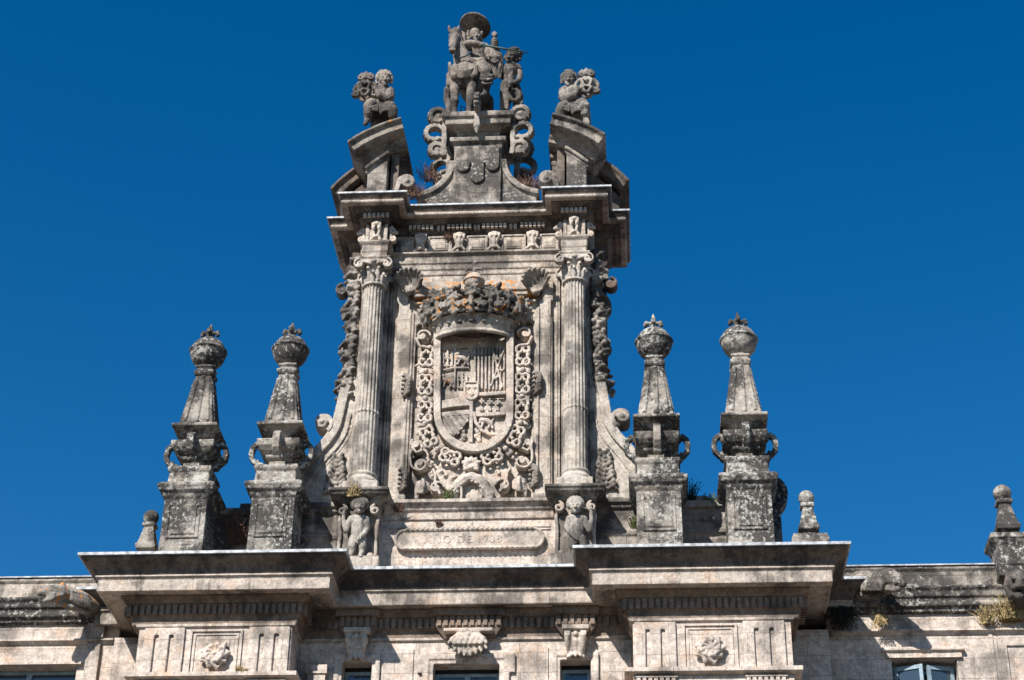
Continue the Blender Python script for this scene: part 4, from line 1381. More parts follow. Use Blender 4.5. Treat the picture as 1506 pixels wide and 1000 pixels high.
# --- crown -----------------------------------------------------------
CRC = V((0.0, -0.06, 27.03))       # centre of the rim, on the wall
def CR(a, rx, ry, z):
    """a in degrees: 0 = right end, 90 = front"""
    return V((CRC.x+rx*math.cos(rad(a)), CRC.y-ry*math.sin(rad(a)), CRC.z+z))
CRN = bpy.data.objects.new('crown', None)
C.objects.link(CRN)
CRN.location = CRC
CRN.parent = COA
bpy.context.view_layer.update()
CRN.matrix_parent_inverse = COA.matrix_world.inverted()
bpy.context.view_layer.update()
b = MB()
AN = [i*6 for i in range(31)]
ri = [(1.04, .72), (1.12, .80)]
def ring(prof):
    """half ring: prof = closed section [(offset outwards, z)]"""
    vs, fs = [], []
    k = len(prof)
    for a in AN:
        for o, z in prof: vs.append(CR(a, 1.08+o, .66+o, z))
    fs = [[j for j in range(k)], [(len(AN)-1)*k+j for j in range(k-1, -1, -1)]]
    for i in range(len(AN)-1):
        for j in range(k): fs.append([i*k+j, i*k+(j+1) % k, i*k+k+(j+1) % k, i*k+k+j])
    b.add(vs, fs)
ring([(-.10, 0.0), (.02, -.03), (.05, .02), (.04, .08), (.06, .12), (.12, .34), (.15, .42), (-.02, .42), (-.08, .1)])
for i in range(46):
    a = 2+176*i/45
    b.ball(CR(a, 1.26, .84, .44), .040, 7)
b.tube([CR(a, 1.12, .70, .0) for a in AN], .055, 8)
sculpt('rim', b, 'column', CRN, 0.02, 1, ((0.1, 0.01),))
b = MB()
for i in range(11):
    a = 12+156*i/10
    p = CR(a, 1.18, .76, .25)
    q = Matrix.Rotation(rad(-(90-a)), 3, 'Z') @ Matrix.Rotation(rad(-18), 3, 'X')
    if i % 2: b.ball(p, (.12, .05, .035), 8, q)
    else:
        b.ball(p, (.10, .05, .03), 6, q)
        b.ball(p, (.04, .07, .055), 6, q)
sculpt('jewels', b, 'statue_pale', CRN, 0.016, 0, ((0.1, 0.008),))
b = MB()
random.seed(21)
NL = 9
for i in range(NL):
    a = 6+168*i/(NL-1)
    big = 1.0 if i % 2 == 0 else .8
    st = CR(a, 1.34, .92, .46)
    out = (CR(a, 1.5, 1.16, .46)-CR(a, 1.2, .86, .46)).normalized()
    tang = V((-out.y, out.x, 0))
    z = V((0, 0, 1))
    if i < NL-1:       # garland swag between the florets
        b.tube([CR(a+168/(NL-1)*f, 1.38, .95, .58-.10*math.sin(math.pi*f)) for f in (.1, .3, .5, .7, .9)], .05, 8)
    b.limb([(st, .09), (st+z*.16+out*.05, .07), (st+z*.34*big+out*.10, .09)], 8)
    top = st+z*.48*big+out*.12
    b.ball(top, .11*big, 8)
    for k in (-1, 1):
        c = st+z*.22*big+out*.08+tang*(k*.17)
        b.band(spiral(c, .13*big, .03, rad(-90), k*1.4, tang, z, 22), out*.14, .045)
        b.ball(c, .05, 7)
        for m in range(3):
            b.limb([(top, .045), (top+tang*(k*.10)+z*(.03*m), .055), (top+tang*(k*(.16-.03*m))+z*(.10*m-.02), .04)], 7)
    b.limb([(top, .05), (top+z*.14, .06), (top+z*.2+out*.05, .045)], 7)
# domed arches studded with pearls
for a in (2, 35, 63, 90, 117, 145, 178):
    pts = []
    for j in range(9):
        f = j/8
        rr = 1.30*math.cos(f*1.45)**.55+.02
        pts.append(CR(a, 1.14*rr, .76*rr, .58+.80*math.sin(f*1.5)**.8))
    b.tube(pts, .07, 8)
    for j in range(26):
        f = j/25*7.99
        i0 = int(f)
        f -= i0
        p = pts[i0]*(1-f)+pts[i0+1]*f
        o = V((p.x-CRC.x, p.y-CRC.y, p.z-CRC.z-.4)).normalized()
        b.ball(p+o*.075, .052, 7)
    for j in (2, 4, 6):
        p = pts[j]
        for k in (-1, 1):
            for m in range(2):
                d = V((random.uniform(-1, 1), random.uniform(-1, .2), random.uniform(-.4, 1)))
                b.limb([(p, .07), (p+d*.13, .075), (p+d*.2, .045)], 7)
for i in range(60):
    a = random.uniform(0, 180)
    p = CR(a, random.uniform(1.1, 1.42), random.uniform(.7, 1.0), random.uniform(.6, 1.05))
    d = V((random.uniform(-1, 1), random.uniform(-1, .2), random.uniform(-.3, 1)))
    b.limb([(p, .05), (p+d*.10, .06), (p+d*.15, .04)], 7)
sculpt('crown_leaves_and_arches', b, 'crust', CRN, 0.02, 1, ((0.08, 0.014),))
b = MB()
b.ball(CRC+V((0, .0, .66)), (1.02, .62, .60), 20)  # added dome filling the crown, stops sunlight passing between the arches
sculpt('cap', b, 'shade_side', CRN, 0.03, 1, ((0.1, 0.012),))
b = MB()
b.ball((0, -.54, 28.70), .27, 16).tube([V((.28*math.cos(i*.4), -.54+.28*math.sin(i*.4), 28.70)) for i in range(17)], .03, 6)
sculpt('orb', b, 'relief_orange', CRN, 0.02, 1, ((0.1, 0.012),))
b = MB()
b.limb([(V((0, -.54, 28.94)), .06), (V((0, -.54, 29.02)), .045), (V((0, -.54, 29.32)), .06)], 8)
b.limb([(V((-.20, -.54, 29.12)), .055), (V((0, -.54, 29.12)), .05), (V((.20, -.54, 29.12)), .055)], 8)
for x, z in ((-.22, 29.16), (-.22, 29.08), (.22, 29.16), (.22, 29.08), (-.04, 29.34), (.04, 29.34)): b.ball((x, -.54, z), .045, 7)
sculpt('cross', b, 'statue', CRN, 0.017, 1, ((0.06, 0.008),))

# ================================================================ obelisk pinnacles
def pinnacle(x, y, label):
    T = thing('obelisk_pinnacle', (x, y, 19.97), label, 'pinnacle', 'obelisk pinnacles with ball finials')
    def sq(lv): return [(a, a, 19.95+z) for a, z in lv]
    b = MB().stack(x, y, sq([(.66, 0), (.66, .30), (.62, .36), (.565, .40), (.555, 1.88)]))
    ped = sculpt('pedestal', b, 'pinnacle', T, 0.028, 0, ((0.4, 0.02), (0.08, 0.014)), False)
    pn_ = MB()
    yf = y-.555
    for d, q, o in ((0.14, .04, .035), (0.24, .26, .02)):
        pn_.box(x-.555+d, x+.555-d, yf-o*1.6, yf+.05, 20.95-.4+d, 20.95-.4+d+q if d < .2 else 21.72-d+.1)
        if d < .2:
            pn_.box(x-.555+d, x+.555-d, yf-o, yf+.05, 21.72-d, 21.72-d+q).box(x-.555+d, x-.555+d+q, yf-o, yf+.05, 20.55+d+q, 21.72-d).box(x+.555-d-q, x+.555-d, yf-o, yf+.05, 20.55+d+q, 21.72-d)
    sculpt('panel', pn_, 'pinnacle', ped, 0.022, 0, ((0.1, 0.01),), False)
    b = MB().stack(x, y, sq([(.55, 1.82), (.60, 1.90), (.62, 1.98), (.70, 2.04), (.72, 2.12), (.74, 2.14), (.74, 2.22), (.62, 2.30)]))
    sculpt('pedestal_cap', b, 'pinnacle', T, 0.028, 0, ((0.4, 0.015), (0.08, 0.014)), False)
    b = MB().stack(x, y, sq([(.545, 2.24), (.52, 2.60), (.55, 2.64), (.575, 2.70), (.56, 2.78), (.34, 2.80), (.27, 2.86), (.25, 3.04), (.34, 3.08), (.36, 3.15), (.33, 3.18), (.45, 3.24), (.55, 3.36), (.57, 3.50), (.56, 3.54), (.36, 3.56), (.29, 3.62), (.30, 3.70)]))
    urn = sculpt('square_urn', b, 'pinnacle', T, 0.026, 1, ((0.3, 0.012), (0.08, 0.012)), False)
    for dx, dy in ((-1, 0), (1, 0), (0, -1), (0, 1)):
        d = V((dx, dy, 0))
        sd = V((-dy, dx, 0))
        p = V((x, y, 19.95))
        h = MB()
        z = V((0, 0, 1))
        path = [(.50, 3.44), (.57, 3.60), (.68, 3.64), (.79, 3.54), (.83, 3.36), (.80, 3.18), (.70, 3.06), (.58, 3.10)]
        h.band([p+d*(u*.93+.02) + z*(3.34+(zz-3.34)*.95) for u, zz in path], sd*.19, .13)
        h.band(spiral(p+d*.52+z*3.0, .12, .03, rad(30), -1.2, d, z, 20), sd*.2, .06)
        h.ball(p+d*.54+z*3.52, .10, 8)
        sculpt('handle', h, 'pinnacle', urn, 0.022, 1, ((0.08, 0.012),))
    b = MB().stack(x, y, sq([(.28, 3.64), (.30, 3.72), (.36, 3.74), (.40, 3.84), (.50, 3.90), (.58, 3.93), (.60, 3.94), (.60, 4.02), (.52, 4.03)]))
    sculpt('slab', b, 'pinnacle', T, 0.026, 0, ((0.3, 0.01), (0.08, 0.014)), False)
    b = MB().stack(x, y, sq([(.445, 4.0), (.44, 4.10), (.212, 5.62), (.212, 5.68)]))
    for dx, dy in ((-1, 0), (1, 0), (0, -1), (0, 1)):
        d = V((dx, dy, 0))
        sd = V((-dy, dx, 0))
        p = V((x, y, 19.95))
        for o0, o1, w in ((0, 0, .055), (-.30, -.15, .035), (.30, .15, .035)):
            b.band([p+d*.43+sd*o0+V((0, 0, 4.15)), p+d*.222+sd*o1+V((0, 0, 5.52))], sd*w*2, .09)
        b.ball(p+d*.45+V((0, 0, 4.12)), .085, 8)
        b.ball(p+d*.235+V((0, 0, 5.56)), .065, 8)
    sculpt('shaft', b, 'pinnacle', T, 0.022, 0, ((0.3, 0.008), (0.08, 0.01)), False)
    b = MB().stack(x, y, sq([(.22, 5.62), (.25, 5.66), (.27, 5.70), (.27, 5.78), (.22, 5.80), (.21, 5.86), (.25, 5.90), (.24, 5.96)]))
    b.lathe((x, y, 19.95), [(.18, 5.90)]+[(.475*math.sin(q), 6.42-.475*math.cos(q)) for q in [.45+.14*i for i in range(8)]]+[(.475, 6.43), (.515, 6.45), (.515, 6.50), (.46, 6.52)]+[(.475*math.sin(q), 6.42-.475*math.cos(q)) for q in [1.85+.16*i for i in range(7)]]+[(.08, 6.89)], 48)
    ball = sculpt('ball', b, 'pinnacle', T, 0.022, 3, ((0.3, 0.012), (0.08, 0.008)))
    b = MB()
    p = V((x, y, 19.95))
    b.ball(p+V((0, 0, 6.9)), (.14, .14, .07), 10)
    b.limb([(p+V((0, 0, 6.9)), .06), (p+V((0, 0, 7.10)), .085), (p+V((0, 0, 7.34)), .022)], 8)
    for dx, dy in ((-1, 0), (1, 0), (0, -1), (0, 1)):
        d = V((dx, dy, 0))
        b.limb([(p+V((0, 0, 6.92)), .05), (p+d*.10+V((0, 0, 7.06)), .05), (p+d*.19+V((0, 0, 7.07)), .07), (p+d*.21+V((0, 0, 7.0)), .065)], 8)
    sculpt('fleur_finial', b, 'pinnacle', ball, 0.02, 1, ((0.08, 0.012),))
    return T
pinnacle(-7.10, -0.9, 'far left obelisk pinnacle with ball finial, standing beside the small left ball pinnacle')
pinnacle(-4.86, -0.9, 'obelisk pinnacle just left of the gable, between the curled buttress and the far left obelisk')
pinnacle(4.88, -0.9, 'obelisk pinnacle just right of the gable, half hiding its curved buttress')
pinnacle(7.12, -0.9, 'far right obelisk pinnacle, the one with a dark scroll behind its pedestal')

def small_pinnacle(x, y, z, s, label, base='plinth', ph=.45):
    T = thing('ball_pinnacle', (x, y, z), label, 'pinnacle', 'small ball pinnacles')
    b = MB()
    if base == 'plinth':
        b.stack(x, y, [(.46, .40, z-.02), (.46, .40, z+ph-.1), (.43, .37, z+ph-.07), (.42, .36, z+ph)])
        z0 = z+ph-.02
    else:
        b.stack(x, y, [(.42, .42, z-.1), (.42, .42, z+.72), (.44, .44, z+.76), (.50, .50, z+.86), (.54, .54, z+.90), (.54, .54, z+1.02), (.46, .46, z+1.06)])
        b.box(x-.26, x+.26, y-.45, y, z+.2, z+.6)
        z0 = z+1.03
    sculpt('plinth' if base == 'plinth' else 'pier', b, 'pinnacle', T, 0.028, 0, ((0.3, 0.015), (0.08, 0.014)), False)
    b = MB().stack(x, y, [(q*s, q*s, z0+zz*s) for q, zz in ((.19, 0), (.19, .20), (.29, .22), (.30, .36), (.26, .40), (.145, .95), (.15, .98), (.20, 1.0), (.20, 1.10), (.12, 1.13))])
    sculpt('shaft', b, 'pinnacle', T, 0.024, 0, ((0.3, 0.01), (0.08, 0.01)), False)
    b = MB().ball((x, y, z0+1.32*s), .235*s, 16).tube([V((x, y, z0+1.05*s)), V((x, y, z0+1.2*s))], .1*s, 10)
    sculpt('ball', b, 'pinnacle', T, 0.022, 2, ((0.2, 0.012),))
    return T
small_pinnacle(-8.10, -.9, 19.97, .86, 'small ball pinnacle at the left end of the left cornice block')
small_pinnacle(8.58, -.9, 19.97, .86, 'small ball pinnacle at the right end of the right cornice block', ph=.70)
small_pinnacle(13.72, .40, 20.10, 1.0, 'small ball pinnacle on a square pier above the right wing parapet, at the photo edge', 'pier')
# ================================================================ statues
def pm(base): return lambda x, y, d=0.0: at(x, y, base+d)
def hand(b, P, x, y, d, ux, uy, s=1.0, curl=.05):
    """palm with four fingers of different length and a thumb; ux, uy = pixel direction of the fingers"""
    l = math.hypot(ux, uy)
    ux, uy = ux/l, uy/l
    b.ball(P(x, y, d), .075*s, 8)
    for k, ln_ in enumerate((3.0, 3.6, 3.4, 2.6)):
        o = (k-1.5)*1.25*s
        bx, by = x-uy*o, y+ux*o
        b.limb([(P(bx+ux*1.5*s, by+uy*1.5*s, d-.02), .033*s), (P(bx+ux*ln_*s, by+uy*ln_*s, d-.05), .03*s), (P(bx+ux*(ln_+.8)*s, by+uy*(ln_+.8)*s, d-.05+curl), .026*s)], 6)
    b.limb([(P(x+uy*2*s, y-ux*2*s, d-.03), .034*s), (P(x+uy*3*s+ux*2*s, y-ux*3*s+uy*2*s, d-.06), .028*s)], 6)

# --- horse and rider ---------------------------------------------------
P = pm(-0.25)
EQ = thing('equestrian_statue', (0.1, 0.2, 34.46), 'stone horseman in a broad-brimmed hat with sword and cloak, on the topmost pedestal', 'statue')
b = MB()
# body and legs of the horse, coming towards the viewer
b.limb([(P(684, 108, 0), .36), (P(688, 116, .4), .42), (P(697, 132, 1.0), .44), (P(704, 147, 1.55), .38)], 14)
b.ball(P(682, 108, -.08), (.40, .30, .44), 14)
b.ball(P(683, 118, -.06), (.36, .26, .34), 14)
b.limb([(P(670, 116, -.05), .185), (P(669, 132, -.08), .15), (P(668.5, 143, -.12), .125), (P(668.5, 149, -.14), .135), (P(668.5, 159, -.1), .085), (P(668.5, 166, -.1), .095), (P(668.5, 169.5, -.14), .12)], 10)
b.limb([(P(695, 114, -.05), .20), (P(694.5, 130, -.12), .165), (P(692, 143, -.18), .13), (P(691.5, 149, -.2), .135), (P(690, 159, -.2), .09), (P(689, 166, -.22), .09), (P(687, 170.5, -.28), .125)], 10)
b.limb([(P(660, 132, 1.4), .15), (P(657.5, 146, 1.5), .12), (P(660, 157, 1.45), .10), (P(661, 178, 1.4), .08), (P(661, 190, 1.35), .11)], 9)
b.limb([(P(716, 148, 1.5), .22), (P(720, 165, 1.55), .13), (P(715, 185, 1.4), .09), (P(714, 194, 1.35), .11)], 9)
# neck and head
b.limb([(P(683, 98, .02), .33), (P(679, 84, -.06), .26), (P(674, 68, -.12), .20), (P(671, 52, -.16), .165)], 12)
b.limb([(P(669.5, 47, -.20), .135), (P(668, 55, -.32), .155), (P(667, 63, -.42), .125), (P(665.5, 70, -.50), .105), (P(665, 74, -.53), .095)], 12)
b.ball(P(665, 75.5, -.54), (.10, .10, .06), 8)
for k in (-1, 1):
    b.limb([(P(668+k*5.5, 47, -.18), .055), (P(667.5+k*6.6, 42.5, -.18), .055), (P(667.5+k*7.2, 37.8, -.16), .022)], 8)
    b.ball(P(668+k*5.3, 54, -.36), (.055, .05, .05), 8)
    b.ball(P(668+k*5.2, 51.6, -.36), (.07, .05, .025), 8)
    b.ball(P(665.3+k*3.6, 72.5, -.58), .04, 7)
b.ball(P(664.7, 77, -.5), (.075, .07, .05), 8)
for k in (-1, 1):
    b.limb([(P(668+k*4.6, 56, -.34), .07), (P(667+k*4.2, 60, -.38), .06), (P(665.8+k*3.2, 68, -.48), .045)], 8)
    b.limb([(P(683+k*13, 101, -.22), .16), (P(683+k*13.5, 112, -.26), .15)], 9)
b.tube([P(660, 66.5, -.40), P(663, 68, -.58), P(668, 68, -.58), P(671.5, 66.5, -.40)], .022, 6)
b.tube([P(660.5, 51, -.28), P(664, 50, -.42), P(671, 50, -.42), P(675, 51, -.26)], .022, 6)
for i in range(7):    # mane down the far side of the neck
    b.limb([(P(676+.6*i, 47+5*i, -.02), .07), (P(682+.4*i, 51+5.2*i, -.02), .085), (P(683+.3*i, 57+5*i, -.05), .05)], 7)
b.limb([(P(670, 42, -.2), .06), (P(668, 48, -.33), .05)], 7)
sculpt('horse', b, 'statue', EQ, 0.018, 1, ((0.15, 0.014),))
b = MB()
# breast collar
pts = [P(661, 97, .05), P(662, 103, -.16), P(669, 107.5, -.34), P(681, 109, -.42), P(692, 107, -.38), P(701, 102, -.2), P(704, 96, .02)]
b.band(pts, (UP*.25), .09)
b.tube([p-UP*.12 for p in pts], .035, 7)
sculpt('breast_collar', b, 'statue', EQ, 0.02, 1, ((0.15, 0.012),))
# rider
b = MB()
b.limb([(P(705, 96, .30), .25), (P(704, 84, .26), .24), (P(703, 74, .20), .25)], 12)            # trunk
b.limb([(P(692, 69, .16), .12), (P(713, 69, .22), .13)], 10)                                       # shoulders
b.limb([(P(700, 64, .16), .085), (P(699, 57, .10), .09)], 8)
b.ball(P(698.5, 50, .0), (.165, .17, .21), 14)                                                     # head
b.ball(P(699, 53, .0), (.13, .13, .15), 10)
face(b, P, 698.5, 50.5, 0.0, .86, 2.0)
random.seed(3)
for i in range(26):     # long curls at both sides of the face
    k = -1 if i % 3 else 1
    b.ball(P(698+k*(9.3+random.uniform(-1, 1.6)), 46+random.uniform(0, 17), .10+random.uniform(-.08, .08)), .056, 7)
# sword arm across the chest
b.limb([(P(690, 69, .10), .125), (P(684, 66, -.12), .11), (P(688, 63.5, -.26), .10)], 9)
b.limb([(P(688, 63.5, -.26), .105), (P(698, 63, -.34), .095), (P(706, 64.5, -.36), .075)], 9)
hand(b, P, 708.5, 66, -.38, 1, .25, 1.05)
for i in range(5): b.ball(P(697+2.3*i, 68+1.2*(i % 2), -.24), .06, 7)                                # lace at the chest
# raised cloak arm
b.limb([(P(715, 71, .22), .13), (P(723, 78, .08), .115), (P(726, 80, .02), .105)], 9)
b.limb([(P(726, 80, .02), .105), (P(727, 68, -.05), .095), (P(727.5, 58, -.08), .07)], 9)
for i in range(4): b.ball(P(727.5, 60+2.6*i, -.12), (.125, .11, .04), 8)
hand(b, P, 727.5, 52.5, -.1, .05, -1, 1.15)
# leg with cuffed boot
b.limb([(P(703, 98, .16), .21), (P(712, 100, -.15), .21), (P(716, 107, -.42), .175)], 10)
for i in range(5): b.tube([P(704+2.2*i, 91+1.2*i, -.05-.07*i), P(709+2.0*i, 97+1.4*i, -.24-.08*i), P(707+2.2*i, 106+1.0*i, -.12-.07*i)], .03, 7)
b.limb([(P(716, 107, -.42), .175), (P(717, 117, -.36), .145), (P(716, 127, -.30), .115), (P(715, 135, -.26), .09)], 10)
b.limb([(P(715, 136, -.26), .10), (P(711, 140, -.40), .085), (P(705, 141.5, -.54), .06)], 9)
b.limb([(P(717, 137, -.2), .07), (P(718, 141, -.2), .05)], 8)
for y_, r_, w_ in ((109.5, 8.2, .06), (113.5, 8.6, .055), (120, 6.8, .045)):
    b.tube([P(716.5+r_*math.cos(i*.45), y_+r_*.30*math.sin(i*.45)+1.5, -.40-.17*math.sin(i*.45)) for i in range(15)], w_, 8)
b.limb([(P(681, 101, .2), .13), (P(663, 112, .28), .15), (P(661, 124, .30), .11)], 9)
# tunic folds
for i in range(6):
    b.limb([(P(697+2.6*i, 86, .02-.02*i), .06), (P(699+3.0*i, 95, -.05), .075), (P(700+3.4*i, 101+.8*i, -.08), .05)], 7)
b.tube([P(692, 86, -.02), P(703, 89.5, -.14), P(714, 87, -.02)], .05, 8)
RD = sculpt('rider', b, 'statue', EQ, 0.014, 0, ((0.12, 0.012),))
# hat
b = MB()
HC = P(698, 40, .16)
HR = Matrix.Rotation(rad(14), 3, 'Y') @ Matrix.Rotation(rad(-17), 3, 'X')
t_ = MB().lathe((0, 0, 0), [(.18, -.02), (.44, .015), (.46, .05), (.45, .09), (.40, .085), (.24, .06), (.21, .12), (.19, .22), (.12, .26), (.01, .27)], 40)
b.add([HC+HR @ V(v) for v in t_.v], t_.f)
b.tube([HC+HR @ V((.455*math.cos(i*.2), .455*math.sin(i*.2), .06)) for i in range(33)], .04, 7)
sculpt('hat', b, 'statue', EQ, 0.018, 1, ((0.15, 0.016),))
# cloak hanging from the raised hand
b = MB()
for i in range(6):
    x = 723+2.5*i
    b.limb([(P(726+.6*i, 68, -.02+.03*i), .055), (P(x, 82, -.06+.03*(i % 2)), .085), (P(x+1.5, 98, -.04+.05*(i % 2)), .085), (P(x+1.8-1.0*(i % 3), 112+1.4*(i % 3), .0), .045)], 8)
b.limb([(P(717, 76, .1), .11), (P(722, 92, .1), .12), (P(727, 108, .12), .09)], 8)
for i in range(3): b.tube([P(720+1*i, 84+3*i, -.14), P(728, 86+3*i, -.2), P(735, 83+3*i, -.1)], .04, 7)
sculpt('cloak', b, 'statue', EQ, 0.015, 0, ((0.12, 0.012),))
b = MB()
b.tube([P(707, 65.3, -.46), P(712, 66.5, -.46)], .045, 8).tube([P(711.6, 62, -.47), P(712.2, 70.5, -.47)], .028, 7)
b.tube([P(711, 66.3, -.46), P(740, 71.3, -.36), P(777, 77.8, -.24)], [.035, .032, .016], 7)
obj('sword', b, 'verdigris', EQ, True)
b = MB()
b.tube([P(669, 83, -.34), P(676, 85, -.38), P(685, 82, -.40), P(693, 76.5, -.36)], .028, 7)
b.tube([P(678, 165, 1.0), P(678, 156, .9), P(683, 158, .9), P(689, 168, 1.0)], .02, 6)
obj('rein', b, 'verdigris', EQ, True)

# --- beggar ------------------------------------------------------------
P = pm(-0.1)
BG = thing('beggar_statue', (1.05, 0.0, 34.46), 'stone half-naked beggar with curly hair standing beside the horse, head turned up', 'statue')
b = MB()
b.limb([(P(748, 124, .02), .165), (P(749, 114, 0), .18), (P(750, 104, -.02), .235), (P(751, 98, 0), .19)], 12)
b.limb([(P(743, 100, -.02), .10), (P(761, 99, .02), .12)], 10)
b.limb([(P(751, 96, 0), .10), (P(752, 89, -.02), .10)], 9)
b.ball(P(753.5, 82, -.02), (.205, .21, .195), 14)
b.ball(P(750, 84, -.06), (.16, .16, .17), 10)
face(b, P, 750.5, 82.5, -.04, .9, -2.6)
random.seed(8)
for i in range(60):
    a = random.uniform(-2.6, 1.3)
    r = random.uniform(.6, 1.0)
    x, y = 756+11.2*r*math.cos(a), 81+10.5*r*math.sin(a)
    b.ball(P(x, y, random.uniform(-.06, .2)), .058, 7)
b.limb([(P(762, 100, .02), .11), (P(765, 111, .0), .09), (P(763, 118, -.1), .085)], 9)
b.limb([(P(763, 118, -.1), .085), (P(756, 122, -.22), .075), (P(750.5, 123, -.26), .055)], 9)
hand(b, P, 749, 124.5, -.27, -1, .5, 1.0)
b.limb([(P(742, 101, .04), .08), (P(739, 110, .16), .07), (P(742, 120, .1), .06)], 8)
b.limb([(P(744, 124, -.02), .16), (P(741, 140, -.04), .13), (P(740, 152, -.02), .10), (P(738.5, 164, 0), .075), (P(737.5, 169, -.1), .075)], 10)
b.limb([(P(752, 124, 0), .16), (P(748, 140, -.02), .14), (P(746, 153, .02), .105), (P(744, 164, .03), .075), (P(742, 169, -.06), .075)], 10)
for i in range(5): b.limb([(P(741+2.4*i, 125, -.12), .05), (P(739+2.3*i, 143, -.13), .05), (P(738+2*i, 156+i, -.08), .035)], 7)
sculpt('body', b, 'statue', BG, 0.014, 0, ((0.12, 0.012),))
b = MB()
b.tube([P(757+7*math.cos(i*.4), 140+8*math.sin(i*.4), -.12) for i in range(17)], .065, 8)
b.ball(P(757, 139, -.02), (.12, .10, .14), 10)
b.limb([(P(759, 126, 0), .12), (P(762, 142, .06), .17), (P(760, 160, .1), .12)], 9)
for i in range(4): b.ball(P(761+1.4*i, 130+7*i, -.02), (.10, .08, .12), 8)
b.limb([(P(750, 126, -.22), .045), (P(753, 132, -.2), .05)], 7)
sculpt('hat_and_bag', b, 'statue', BG, 0.016, 1, ((0.12, 0.014),))

